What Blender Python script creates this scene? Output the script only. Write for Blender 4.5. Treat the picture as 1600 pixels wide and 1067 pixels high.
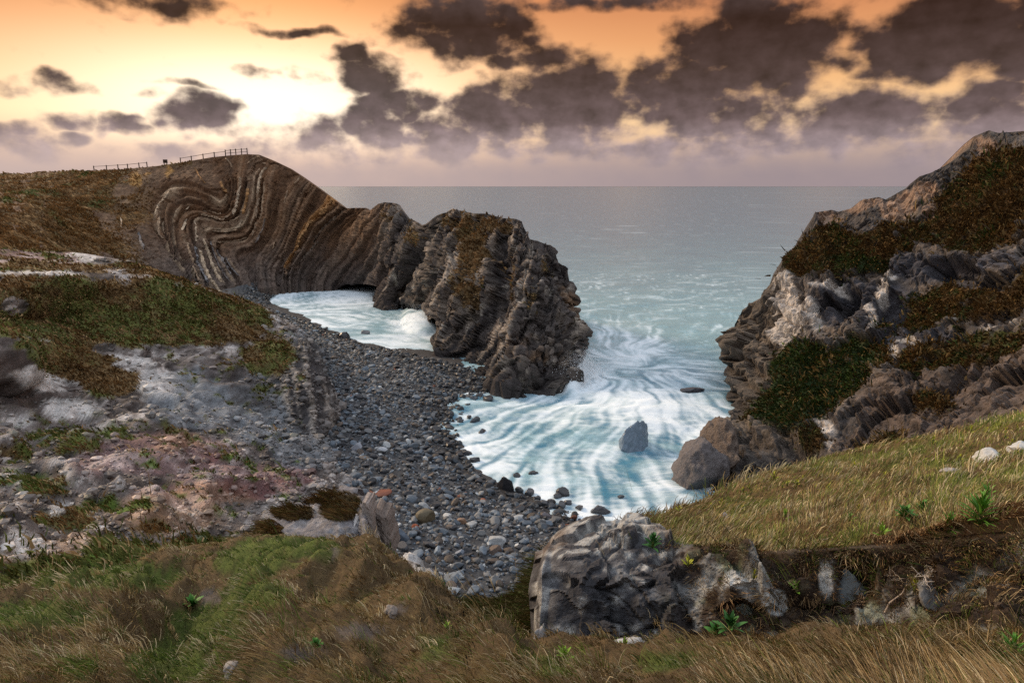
import bpy, math, random
import numpy as np
from mathutils import Vector
rng = np.random.default_rng(7); random.seed(7)
S = bpy.context.scene; COL = S.collection
for o in list(bpy.data.objects): bpy.data.objects.remove(o)

# ------------------------------------------------------------------ camera
FPX = 1067.0                       # focal length in photograph pixels (24 mm on full frame)
CAMZ = 24.0                        # eye height above the sea, metres
TH = math.atan(242.0 / FPX)        # pitch down, from the height of the sea horizon in the frame
cd = bpy.data.cameras.new('camera'); cam = bpy.data.objects.new('camera', cd); COL.objects.link(cam)
cd.sensor_width = 36.0; cd.lens = 36.0 * FPX / 1600.0; cd.clip_start = 0.1; cd.clip_end = 90000
cam.location = (0, 0, CAMZ); cam.rotation_euler = (math.pi / 2 - TH, 0, 0)
S.camera = cam

# ------------------------------------------------------------------ render look
S.render.engine = 'CYCLES'
vs = S.view_settings; vs.view_transform = 'Standard'; vs.look = 'None'; vs.exposure = 0.18; vs.gamma = 1.0
vs.use_curve_mapping = False
cy = S.cycles; cy.use_denoising = False; cy.max_bounces = 5; cy.diffuse_bounces = 2; cy.glossy_bounces = 2
cy.transmission_bounces = 2; cy.transparent_max_bounces = 8; cy.use_adaptive_sampling = True; cy.adaptive_threshold = 0.008
cy.caustics_reflective = False; cy.caustics_refractive = False; cy.sample_clamp_indirect = 4

# ------------------------------------------------------------------ node helper
class V:
    """a shader socket with arithmetic"""
    def __init__(s, t, k): s.t, s.k = t, k
    def m(s, op, *a, clamp=False):
        n = s.t.nodes.new('ShaderNodeMath'); n.operation = op; n.use_clamp = clamp
        for i, x in enumerate((s,) + a):
            if isinstance(x, V): s.t.links.new(x.k, n.inputs[i])
            else: n.inputs[i].default_value = x
        return V(s.t, n.outputs[0])
    def __add__(s, o): return s.m('ADD', o)
    __radd__ = __add__
    def __sub__(s, o): return s.m('SUBTRACT', o)
    def __rsub__(s, o): return (s * -1.0) + o
    def __mul__(s, o): return s.m('MULTIPLY', o)
    __rmul__ = __mul__
    def __truediv__(s, o): return s.m('DIVIDE', o)
    def max(s, o): return s.m('MAXIMUM', o)
    def min(s, o): return s.m('MINIMUM', o)
    def step(s, a, b):
        n = s.t.nodes.new('ShaderNodeMapRange'); n.interpolation_type = 'SMOOTHSTEP'
        s.t.links.new(s.k, n.inputs['Value'])
        for nm, x in (('From Min', a), ('From Max', b)):
            if isinstance(x, V): s.t.links.new(x.k, n.inputs[nm])
            else: n.inputs[nm].default_value = x
        return V(s.t, n.outputs[0])
def combine(t, x, y, z):
    n = t.nodes.new('ShaderNodeCombineXYZ')
    for i, v in enumerate((x, y, z)):
        if isinstance(v, V): t.links.new(v.k, n.inputs[i])
        else: n.inputs[i].default_value = v
    return n.outputs[0]
def noise(t, vec, scale, detail=5, rough=0.55, dist=0.0, out='Fac', dim='3D', typ='FBM'):
    n = t.nodes.new('ShaderNodeTexNoise'); n.noise_dimensions = dim; n.noise_type = typ; n.inputs['Scale'].default_value = scale
    n.inputs['Detail'].default_value = detail; n.inputs['Roughness'].default_value = rough; n.inputs['Distortion'].default_value = dist
    t.links.new(vec, n.inputs['Vector']); return V(t, n.outputs[out])
def ramp(t, v, stops, interp='LINEAR'):
    n = t.nodes.new('ShaderNodeValToRGB'); r = n.color_ramp; r.interpolation = interp
    while len(r.elements) < len(stops): r.elements.new(0.5)
    for e, (p, c) in zip(r.elements, stops): e.position = p; e.color = (*c, 1)
    t.links.new(v.k, n.inputs[0]); return n.outputs[0]
def mix(t, f, a, b, mode='MIX'):
    n = t.nodes.new('ShaderNodeMix'); n.data_type = 'RGBA'; n.blend_type = mode
    for sock, x in ((n.inputs[0], f), (n.inputs[6], a), (n.inputs[7], b)):
        if isinstance(x, V): t.links.new(x.k, sock)
        elif isinstance(x, (float, int)): sock.default_value = x
        elif isinstance(x, tuple): sock.default_value = (*x, 1)
        else: t.links.new(x, sock)
    return n.outputs[2]

# ------------------------------------------------------------------ photograph pixels -> directions and points
CT, ST = math.cos(TH), math.sin(TH)
def ray(px, py):
    xc = (np.asarray(px, float) - 800) / FPX; yc = -(np.asarray(py, float) - 533.5) / FPX
    return np.stack([xc, CT + yc * ST, -ST + yc * CT], -1)
def pt(px, py, t): return ray(px, py) * np.asarray(t, float)[..., None] + np.array([0, 0, CAMZ])
def pz(px, py, z):
    r = ray(px, py); return pt(px, py, (np.asarray(z, float) - CAMZ) / r[..., 2])
def proj(P):
    x, y, z = P[..., 0], P[..., 1], P[..., 2] - CAMZ
    f = y * CT - z * ST; u = y * ST + z * CT; f = np.where(np.abs(f) < 1e-3, 1e-3, f)
    return 800 + FPX * x / f, 533.5 - FPX * u / f, f

# ------------------------------------------------------------------ world: dusk sky with broken cloud
SUN_AZ, SUN_EL = -18.5, 6.0        # bright gap in the cloud: degrees from the view axis (+Y), left negative; elevation
W = bpy.data.worlds.new('World'); S.world = W; W.use_nodes = True
def build_world():
    t = W.node_tree; t.nodes.clear()
    out = t.nodes.new('ShaderNodeOutputWorld'); bg = t.nodes.new('ShaderNodeBackground')
    tc = t.nodes.new('ShaderNodeTexCoord'); sp = t.nodes.new('ShaderNodeSeparateXYZ')
    t.links.new(tc.outputs['Generated'], sp.inputs[0])
    x, y, z = (V(t, sp.outputs[i]) for i in range(3))
    D = 180 / math.pi
    el = z.m('ARCSINE') * D; az = x.m('ARCTAN2', y) * D
    sky = t.nodes.new('ShaderNodeTexSky'); sky.sky_type = 'NISHITA'; sky.sun_disc = False
    sky.sun_elevation = math.radians(SUN_EL); sky.sun_rotation = math.radians(SUN_AZ)
    sky.air_density = 1.6; sky.dust_density = 3.0; sky.ozone_density = 1.0
    # clear sky: warm band above the horizon, orange higher up, cool overhead
    base = ramp(t, el / 60.0, [(0.0, (.43, .33, .30)), (.045, (.62, .43, .31)), (.085, (.86, .57, .31)), (.13, (.78, .42, .19)),
                               (.18, (.66, .28, .115)), (.235, (.50, .16, .062)), (.33, (.58, .30, .18)), (.55, (.68, .67, .69)), (1.0, (.76, .84, .96))])
    backf = y.step(0.35, -0.5)
    base = mix(t, backf, base, ramp(t, el / 60.0, [(0.0, (.42, .40, .46)), (.3, (.56, .58, .64)), (1.0, (.76, .84, .96))]))
    nsc = t.nodes.new('ShaderNodeVectorMath'); nsc.operation = 'SCALE'; t.links.new(sky.outputs[0], nsc.inputs[0]); nsc.inputs[3].default_value = 0.012
    base = mix(t, 1.0, base, nsc.outputs[0], 'ADD')
    dx = (az - SUN_AZ) / 15.0; dy = (el - SUN_EL) / 4.2
    glow = ((dx * dx + dy * dy) * -1.0).m('EXPONENT')
    base = mix(t, glow * 0.95, base, (1.35, 1.2, .95))
    # cloud cover: traced cloud masses plus broken cloud over the whole dome
    vec = combine(t, az * 0.1, el * 0.17, 0.0)
    w1 = noise(t, vec, 2.6, 2, .5, dim='2D'); w2 = noise(t, combine(t, az * 0.1 + 7.3, el * 0.17, 3.1), 2.6, 2, .5, dim='2D')
    wx = az + (w1 - .5) * 3.4; wy = el + (w2 - .5) * 2.2
    def A(px, py):
        r = ray(px, py); r = r / np.linalg.norm(r)
        return math.degrees(math.atan2(r[0], r[1])), math.degrees(math.asin(r[2]))
    blobs = [(315, 178, 72, 30, 1), (555, 88, 32, 22, .9), (582, 122, 55, 32, 1), (612, 158, 58, 32, 1), (590, 195, 52, 36, .9), (470, 52, 75, 10, .6),
             (735, 38, 100, 62, 1), (640, 48, 50, 30, .65), (830, 92, 90, 22, .75), (885, 165, 112, 68, 1.15), (765, 185, 90, 50, 1.1), (700, 215, 75, 40, .85),
             (1185, 80, 138, 80, 1.15), (1160, 20, 60, 50, 1), (1070, 145, 100, 60, 1.05), (1140, 192, 110, 42, .95), (1485, 58, 165, 70, 1.2), (1640, 50, 120, 80, 1.1),
             (1345, 185, 130, 50, 1), (1545, 180, 90, 48, .95), (30, 222, 60, 26, .8), (120, 190, 46, 13, .75), (190, 200, 46, 13, .75), (112, 216, 30, 11, .7),
             (60, 132, 70, 14, .5), (240, 8, 130, 20, .7), (400, 118, 40, 10, .45), (470, 116, 40, 9, .4), (285, 130, 36, 8, .4), (230, 148, 30, 7, .35), (960, 5, 120, 16, .7),
             (500, 218, 100, 30, .62), (590, 222, 50, 32, .7), (330, 240, 110, 16, .45), (820, 232, 170, 20, .6), (1080, 238, 130, 22, .65), (1520, 240, 120, 24, .6), (1200, 225, 100, 18, .6)]
    d = None; wv = combine(t, wx, wy, 0.0)
    for bx, by, rx, ry, s in blobs:
        a0, e0 = A(bx, by); a1, _ = A(bx + rx, by); _, e1 = A(bx, by - ry); sx, sy = .787 / (a1 - a0), .787 / (e1 - e0)
        n = t.nodes.new('ShaderNodeVectorMath'); n.operation = 'MULTIPLY_ADD'; t.links.new(wv, n.inputs[0])
        n.inputs[1].default_value = (sx, sy, 0); n.inputs[2].default_value = (-a0 * sx, -e0 * sy, 0)
        q = t.nodes.new('ShaderNodeVectorMath'); q.operation = 'DOT_PRODUCT'; t.links.new(n.outputs[0], q.inputs[0]); t.links.new(n.outputs[0], q.inputs[1])
        g = V(t, q.outputs['Value']).m('MULTIPLY_ADD', -s, s); d = g if d is None else d.max(g)
    d = d.max(-0.35)
    fine = noise(t, combine(t, az * 0.1, el * 0.15, 1.7), 3.6, 6, .50, dim='2D')
    puff = noise(t, combine(t, az * 0.1 + 3.3, el * 0.14, 9.7), 7.0, 4, .5, dim='2D')
    field = d + (fine - .5) * 1.3 + (puff - .5) * .75 - .05
    # elsewhere on the dome (above and around the frame): ordinary broken cloud from noise
    n2 = noise(t, tc.outputs['Generated'], 2.6, 5, .55)
    outside = ((az.m('ABSOLUTE')).step(38, 48)).max(el.step(14.5, 19.0))
    gen = (n2 - .50) * 4.0
    field = field * (1.0 - outside) + gen * outside
    cov = field.step(-0.20, 0.70)
    # cloud colour: mauve-grey low down, dark umber higher, paler overhead
    thick = field.step(0.0, 0.7)
    lowc = ramp(t, el / 60.0, [(0.0, (.40, .30, .30)), (.05, (.28, .212, .22)), (.085, (.105, .074, .079)), (.14, (.050, .033, .033)), (.20, (.022, .013, .012)),
                               (.32, (.14, .11, .11)), (.6, (.48, .49, .52)), (1, (.56, .60, .67))])
    thin = ramp(t, el / 60.0, [(0.0, (.46, .35, .33)), (.06, (.42, .31, .29)), (.12, (.16, .10, .09)), (.21, (.075, .038, .029)), (.32, (.30, .22, .2)), (.6, (.63, .64, .67)), (1, (.71, .77, .87))])
    cc = mix(t, thick, thin, lowc)
    fine2 = noise(t, combine(t, az * 0.1 - .055, el * 0.15 - .05, 1.7), 3.6, 4, .5, dim='2D')
    lit = (puff - .5) * 0.9 + (fine2 - fine) * 1.3 + 1.05
    cc = mix(t, 1.0, cc, combine(t, lit, lit, lit), 'MULTIPLY')
    colr = mix(t, cov * .97, base, cc)
    # veil of haze cloud along the horizon
    veil = (1.0 - el.step(0.6, 5.0)) * 0.92 + (fine - .5) * .25 * (1.0 - el.step(3, 6))
    side = az.step(-30, 25)
    colr = mix(t, veil.m('MULTIPLY', 1.0, clamp=True), colr, mix(t, side, (.52, .40, .37), (.30, .24, .255)))
    # below the horizon the sea covers everything
    t.links.new(colr, bg.inputs[0]); bg.inputs[1].default_value = 1.0
    t.links.new(bg.outputs[0], out.inputs[0])
build_world(); W.cycles.sampling_method = 'NONE'
sd = bpy.data.lights.new('sun', 'SUN'); sd.energy = 2.9; sd.angle = math.radians(16); sd.color = (1.0, .74, .48)
sun = bpy.data.objects.new('sun', sd); COL.objects.link(sun)
a, e = math.radians(SUN_AZ - 38), math.radians(SUN_EL + 20)
sun.rotation_euler = Vector((math.sin(a) * math.cos(e), math.cos(a) * math.cos(e), math.sin(e))).to_track_quat('Z', 'Y').to_euler()
sun.location = (0, 0, 120)

# ------------------------------------------------------------------ numpy noise
def _h(ix, iy, iz, seed):
    h = (ix * 374761393 + iy * 668265263 + iz * 2147483647 + seed * 1274126177) & 0xFFFFFFFF
    h = ((h ^ (h >> 13)) * 1274126177) & 0xFFFFFFFF
    h = ((h ^ (h >> 16)) * 2246822519) & 0xFFFFFFFF
    return h ^ (h >> 15)
_G = np.random.default_rng(3).normal(size=(256, 3)); _G /= np.linalg.norm(_G, axis=1)[:, None]
def perlin(p, seed=0):
    """gradient noise, about -1..1"""
    p = np.asarray(p, float); i = np.floor(p).astype(np.int64); f = p - i; u = f * f * f * (f * (f * 6 - 15) + 10)
    r = 0
    for a in (0, 1):
        wx = u[..., 0] if a else 1 - u[..., 0]
        for b in (0, 1):
            wy = u[..., 1] if b else 1 - u[..., 1]
            for c in (0, 1):
                wz = u[..., 2] if c else 1 - u[..., 2]
                g = _G[_h(i[..., 0] + a, i[..., 1] + b, i[..., 2] + c, seed) & 255]
                r = r + wx * wy * wz * ((f - (a, b, c)) * g).sum(-1)
    return r * 1.6
def fbm(p, freq=1.0, octv=4, gain=.5, seed=0):
    s = 0; a = 1.0; n = 0
    for k in range(octv):
        s = s + a * perlin(np.asarray(p) * freq, seed + k * 17); n += a; freq *= 2.03; a *= gain
    return s / n
def ridged(p, freq=1.0, octv=4, gain=.5, seed=0):
    s = 0; a = 1.0; n = 0
    for k in range(octv):
        s = s + a * (1 - np.abs(perlin(np.asarray(p) * freq, seed + k * 17)) * 2); n += a; freq *= 2.03; a *= gain
    return s / n
def cells(p, seed=0):
    """worley: distance to nearest, to second nearest, random per cell (0..1)"""
    i = np.floor(p).astype(np.int64); n = len(p)
    f1 = np.full(n, 9.); f2 = np.full(n, 9.); idv = np.zeros(n)
    for a in (-1, 0, 1):
        for b in (-1, 0, 1):
            for c in (-1, 0, 1):
                q = i + (a, b, c); h = _h(q[:, 0], q[:, 1], q[:, 2], seed)
                o = np.stack([(h & 255) / 255., ((h >> 8) & 255) / 255., ((h >> 16) & 255) / 255.], -1)
                d = np.linalg.norm(q + o - p, axis=1); m = d < f1
                f2 = np.where(m, f1, np.minimum(f2, d)); idv = np.where(m, ((h >> 20) & 1023) / 1023., idv); f1 = np.where(m, d, f1)
    return f1, f2, idv
def facets(p, seed=0, tilt=1.0):
    """angular rock: each cell a tilted flat face; returns height (-.5...5 or so), crack 0..1, random per cell"""
    i = np.floor(p).astype(np.int64); n = len(p); f1 = np.full(n, 9.); f2 = np.full(n, 9.); hb = np.zeros(n, np.int64); cb = np.zeros((n, 3))
    for a in (-1, 0, 1):
        for b in (-1, 0, 1):
            for c in (-1, 0, 1):
                q = i + (a, b, c); h = _h(q[:, 0], q[:, 1], q[:, 2], seed); o = q + np.stack([(h & 255) / 255., ((h >> 8) & 255) / 255., ((h >> 16) & 255) / 255.], -1)
                d = np.abs(o - p).max(1) * .6 + np.linalg.norm(o - p, axis=1) * .5; m = d < f1; f2 = np.where(m, f1, np.minimum(f2, d)); f1 = np.where(m, d, f1); hb = np.where(m, h, hb); cb = np.where(m[:, None], o, cb)
    g = _G[(hb >> 4) & 255]; r = ((hb >> 20) & 1023) / 1023.; return (r - .5) + ((p - cb) * g).sum(1) * tilt, sm(f2 - f1, .10, 0.0), r
def sm(x, a, b):
    x = np.clip((x - a) / (b - a), 0, 1); return x * x * (3 - 2 * x)
def lerp(a, b, f): return a + (b - a) * np.asarray(f)[..., None]
def srgb(*c):
    c = np.array(c, float) / 255; return np.where(c < .04045, c / 12.92, ((c + .055) / 1.055) ** 2.4)
def inpoly(px, py, poly):
    r = np.zeros(px.shape, bool); n = len(poly)
    for k in range(n):
        x1, y1 = poly[k]; x2, y2 = poly[(k + 1) % n]
        if y1 == y2: continue
        c = ((y1 > py) != (y2 > py)) & (px < (x2 - x1) * (py - y1) / (y2 - y1) + x1); r ^= c
    return r
def blob(px, py, lst):
    """max over ellipses (cx, cy, rx, ry[, strength]) falling from 1 in the middle to 0 at the rim"""
    r = np.zeros(px.shape)
    for b in lst:
        s = b[4] if len(b) > 4 else 1
        r = np.maximum(r, s * np.clip(1 - ((px - b[0]) / b[2]) ** 2 - ((py - b[1]) / b[3]) ** 2, 0, 1))
    return r

# ------------------------------------------------------------------ mesh helpers
def mesh(name, v, f, col=None, smooth=True, attrs=None):
    v = np.ascontiguousarray(v, np.float32).reshape(-1, 3); f = np.ascontiguousarray(f, np.int32); k = f.shape[1]
    me = bpy.data.meshes.new(name); me.vertices.add(len(v)); me.vertices.foreach_set('co', v.ravel())
    me.loops.add(f.size); me.loops.foreach_set('vertex_index', f.ravel())
    me.polygons.add(len(f)); me.polygons.foreach_set('loop_start', np.arange(0, f.size, k, dtype=np.int32))
    me.polygons.foreach_set('use_smooth', np.full(len(f), smooth))
    if col is not None:
        a = me.color_attributes.new('Col', 'FLOAT_COLOR', 'POINT')
        c = np.ones((len(v), 4), np.float32); c[:, :3] = np.clip(col, 0, 1); a.data.foreach_set('color', c.ravel())
    for k2, x in (attrs or {}).items():
        a = me.attributes.new(k2, 'FLOAT', 'POINT'); a.data.foreach_set('value', np.ascontiguousarray(x, np.float32).ravel())
    me.update(calc_edges=True); return me
def link(name, me, mat, parent=None, **props):
    o = bpy.data.objects.new(name, me); COL.objects.link(o)
    if me is not None and mat is not None and not me.materials: me.materials.append(mat)
    if parent is not None: o.parent = parent
    for k, x in props.items(): o[k] = x
    return o
def thing(name, label, category, loc=(0, 0, 0), **props):
    o = bpy.data.objects.new(name, None); COL.objects.link(o); o.location = loc; o.empty_display_size = .2
    o['label'] = label; o['category'] = category
    for k, x in props.items(): o[k] = x
    return o
def hermite(xs, ys, q):
    """cubic through ys (n, ...) at xs, sampled at q"""
    xs = np.asarray(xs, float); d = np.diff(xs); sl = np.diff(ys, axis=0) / d.reshape(-1, *([1] * (ys.ndim - 1)))
    m = np.empty_like(ys); m[0] = sl[0]; m[-1] = sl[-1]
    if len(xs) > 2:
        w = (d[1:] / (d[1:] + d[:-1])).reshape(-1, *([1] * (ys.ndim - 1))); m[1:-1] = w * sl[:-1] + (1 - w) * sl[1:]
    k = np.clip(np.searchsorted(xs, q, 'right') - 1, 0, len(xs) - 2); t = ((q - xs[k]) / d[k]).reshape(-1, *([1] * (ys.ndim - 1))); h = d[k].reshape(t.shape)
    return (2 * t**3 - 3 * t**2 + 1) * ys[k] + (t**3 - 2 * t**2 + t) * h * m[k] + (-2 * t**3 + 3 * t**2) * ys[k + 1] + (t**3 - t**2) * h * m[k + 1]
class Sheet:
    """a terrain skin lofted through columns of surveyed points. column = [(px, py, value)...]; value is a height (mode z) or camera depth (mode t)"""
    def __init__(s, cols, nu, nv, mode='z', seq='n'):
        pts = []
        for c in cols:
            c = np.array(c, float); P = pz(c[:, 0], c[:, 1], c[:, 2]) if mode == 'z' else pt(c[:, 0], c[:, 1], c[:, 2])
            x = np.concatenate([[0], np.cumsum(np.hypot(*np.diff(c[:, :2], axis=0).T) + 1e-3)]); pts.append((x / x[-1], P, c))
        q = np.linspace(0, 1, nv)
        L = np.stack([hermite(x, P, q) for x, P, c in pts])          # columns x nv x 3
        mid = np.array([c[len(c) // 2, :2] + c[0, :2] + c[-1, :2] for _, _, c in pts]) / 3
        u = np.concatenate([[0], np.cumsum(np.hypot(*np.diff(mid, axis=0).T))]); u /= u[-1]
        s.P = hermite(u, L, np.linspace(0, 1, nu)).transpose(1, 0, 2)  # nv x nu x 3, row 0 = first point of the columns
        s.nu, s.nv = nu, nv; s.refresh()
    def refresh(s):
        s.px, s.py, s.t = proj(s.P)
        du = np.gradient(s.P, axis=1); dv = np.gradient(s.P, axis=0); n = np.cross(dv, du)
        n /= np.linalg.norm(n, axis=-1, keepdims=True) + 1e-9
        toc = np.array([0, 0, CAMZ + 3]) - s.P; flip = np.sign((n * toc).sum(-1).mean()) or 1
        s.N = n * flip; s.flip = flip
    def extend(s, where, offs):
        """add hidden rows/columns beyond an edge so the land has a back"""
        for o in offs:
            o = np.array(o, float)
            if where == 'top': e = s.P[:1] + o; s.P = np.concatenate([e, s.P], 0)
            elif where == 'bottom': e = s.P[-1:] + o; s.P = np.concatenate([s.P, e], 0)
            elif where == 'left': e = s.P[:, :1] + o; s.P = np.concatenate([e, s.P], 1)
            else: e = s.P[:, -1:] + o; s.P = np.concatenate([s.P, e], 1)
        s.nv, s.nu = s.P.shape[:2]; s.refresh()
    def match_crest(s, line, rows, px0, px1, rough=0.0):
        """raise or lower the first rows so the skyline follows the surveyed line"""
        line = np.array(line, float); px, py, t = proj(s.P[0]); want = np.interp(px, line[:, 0], line[:, 1]); dz = (py - want) / FPX * t; m = sm(px, px0 - 8, px0 + 8) * sm(px, px1 + 8, px1 - 8)
        fall = (1 - np.clip(np.arange(s.nv) / rows, 0, 1)) ** 1.5; s.P[..., 2] += (dz * m)[None] * fall[:, None]; s.refresh()
    def flat(s): return s.P.reshape(-1, 3)
    def push(s, d, along=None, blur=0):
        d = np.asarray(d, float).reshape(s.nv, s.nu)
        for _ in range(blur):
            for ax in (0, 1):
                e = np.pad(d, [(1, 1) if k == ax else (0, 0) for k in (0, 1)], mode='edge'); n = d.shape[ax]; d = .25 * np.take(e, range(n), ax) + .5 * np.take(e, range(1, n + 1), ax) + .25 * np.take(e, range(2, n + 2), ax)
        s.P = s.P + (s.N if along is None else along) * np.asarray(d).reshape(s.nv, s.nu, 1); s.refresh()
    def faces(s, j0=0, j1=None):
        j1 = s.nu if j1 is None else j1; w = j1 - j0
        i = np.arange((s.nv - 1) * w).reshape(-1, w)[:, :-1].ravel(); f = np.stack([i, i + 1, i + 1 + w, i + w], -1)
        return f if s.flip < 0 else f[:, ::-1]
    def make(s, name, mat, col, j0=0, j1=None, attrs=None, smooth=True, **props):
        j1 = s.nu if j1 is None else j1
        cut = lambda a: np.asarray(a).reshape(s.nv, s.nu, -1)[:, j0:j1]
        me = mesh(name, cut(s.P), s.faces(j0, j1), cut(col).reshape(-1, 3), smooth=smooth, attrs={k: cut(x) for k, x in (attrs or {}).items()})
        return link(name, me, mat, **props)
    def sample(s, n, weight=None):
        """random surface points: position, normal, fractional grid address"""
        if weight is None: w = np.ones((s.nv - 1, s.nu - 1))
        else: w = np.clip(np.asarray(weight).reshape(s.nv, s.nu)[:-1, :-1], 0, None)
        w = w.ravel().astype(float); c = np.cumsum(w); k = np.searchsorted(c, rng.random(n) * c[-1]); k = np.clip(k, 0, len(w) - 1)
        i, j = k // (s.nu - 1), k % (s.nu - 1); a, b = rng.random(n), rng.random(n)
        def bil(A): A = A.reshape(s.nv, s.nu, -1); return (A[i, j] * ((1 - a) * (1 - b))[:, None] + A[i + 1, j] * (a * (1 - b))[:, None] + A[i, j + 1] * ((1 - a) * b)[:, None] + A[i + 1, j + 1] * (a * b)[:, None])
        return bil
    def find(s, px, py):
        """surface point and normal nearest a photograph pixel"""
        k = np.argmin((s.px - px) ** 2 + (s.py - py) ** 2); return s.P.reshape(-1, 3)[k].copy(), s.N.reshape(-1, 3)[k].copy()

# ------------------------------------------------------------------ materials
def principled(name):
    m = bpy.data.materials.new(name); m.use_nodes = True; t = m.node_tree; b = t.nodes['Principled BSDF']; return m, t, b
def land(name, rough=.9, bumps=((1.2, .05), (7, .02)), var=.35, vscale=2.5, spec=.25, typ='FBM'):
    """surface colour from the mesh, broken up by procedural noise; bumps = (scale per metre, height m)"""
    m, t, b = principled(name)
    tc = t.nodes.new('ShaderNodeTexCoord'); o = tc.outputs['Object']
    at = t.nodes.new('ShaderNodeAttribute'); at.attribute_name = 'Col'
    n1 = noise(t, o, vscale, 8, .72); n2 = noise(t, o, vscale * 5, 4, .7)
    k = (n1 - .5) * (2.2 * var) + (n2 - .5) * (1.6 * var) + 1.0
    t.links.new(mix(t, 1.0, at.outputs['Color'], combine(t, k, k, k), 'MULTIPLY'), b.inputs['Base Color'])
    b.inputs['Roughness'].default_value = rough; b.inputs['Specular IOR Level'].default_value = spec
    prev = None
    for sc, h in bumps:
        bp = t.nodes.new('ShaderNodeBump'); bp.inputs['Distance'].default_value = h; bp.inputs['Strength'].default_value = 1.0
        t.links.new(noise(t, o, sc, 7, .70, typ=typ).k, bp.inputs['Height'])
        if prev is not None: t.links.new(prev, bp.inputs['Normal'])
        prev = bp.outputs[0]
    t.links.new(prev, b.inputs['Normal']); return m
M_CLIFF = land('layered_cliff_rock', .88, ((.5, .5), (2.2, .28)), .85, .8)
M_HILL = land('eroded_clay_hillside', .92, ((1.0, .30), (5, .10)), .75, 1.6)
M_ROCKFACE = land('right_cliff_rock', .85, ((.7, .40), (3.5, .18)), .85, 1.2)
M_SOIL = land('turf_soil', .95, ((4, .08), (22, .03)), .6, 5.0)
M_OUTCROP = land('lichened_limestone', .82, ((4, .07), (20, .025)), .9, 6.0)
M_SHINGLE = land('fine_shingle', .8, ((5, .08), (16, .03)), .55, 6.0)
def plain(name, rough=.85, var=.3, vscale=4.0, bump=.0, bscale=10, spec=.3, trans=0):
    m, t, b = principled(name); tc = t.nodes.new('ShaderNodeTexCoord'); o = tc.outputs['Object']
    at = t.nodes.new('ShaderNodeAttribute'); at.attribute_name = 'Col'; n1 = noise(t, o, vscale, 5, .6); k = (n1 - .5) * (2.4 * var) + 1.0
    c = mix(t, 1.0, at.outputs['Color'], combine(t, k, k, k), 'MULTIPLY'); t.links.new(c, b.inputs['Base Color'])
    b.inputs['Roughness'].default_value = rough; b.inputs['Specular IOR Level'].default_value = spec
    if bump:
        bp = t.nodes.new('ShaderNodeBump'); bp.inputs['Distance'].default_value = bump; t.links.new(noise(t, o, bscale, 6, .6).k, bp.inputs['Height']); t.links.new(bp.outputs[0], b.inputs['Normal'])
    return m
M_GRASS = plain('grass_blades', .7, .15, 3.0, spec=.2)
M_STONE = plain('beach_stone', .6, .35, 5.0, .03, 9, spec=.4)
M_BOULDER = plain('beach_boulder', .62, .45, 3.5, .05, 7, spec=.4)
M_LEAF = plain('leaf', .6, .2, 20, spec=.3)
M_WOOD = plain('weathered_wood', .85, .3, 6)

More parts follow.
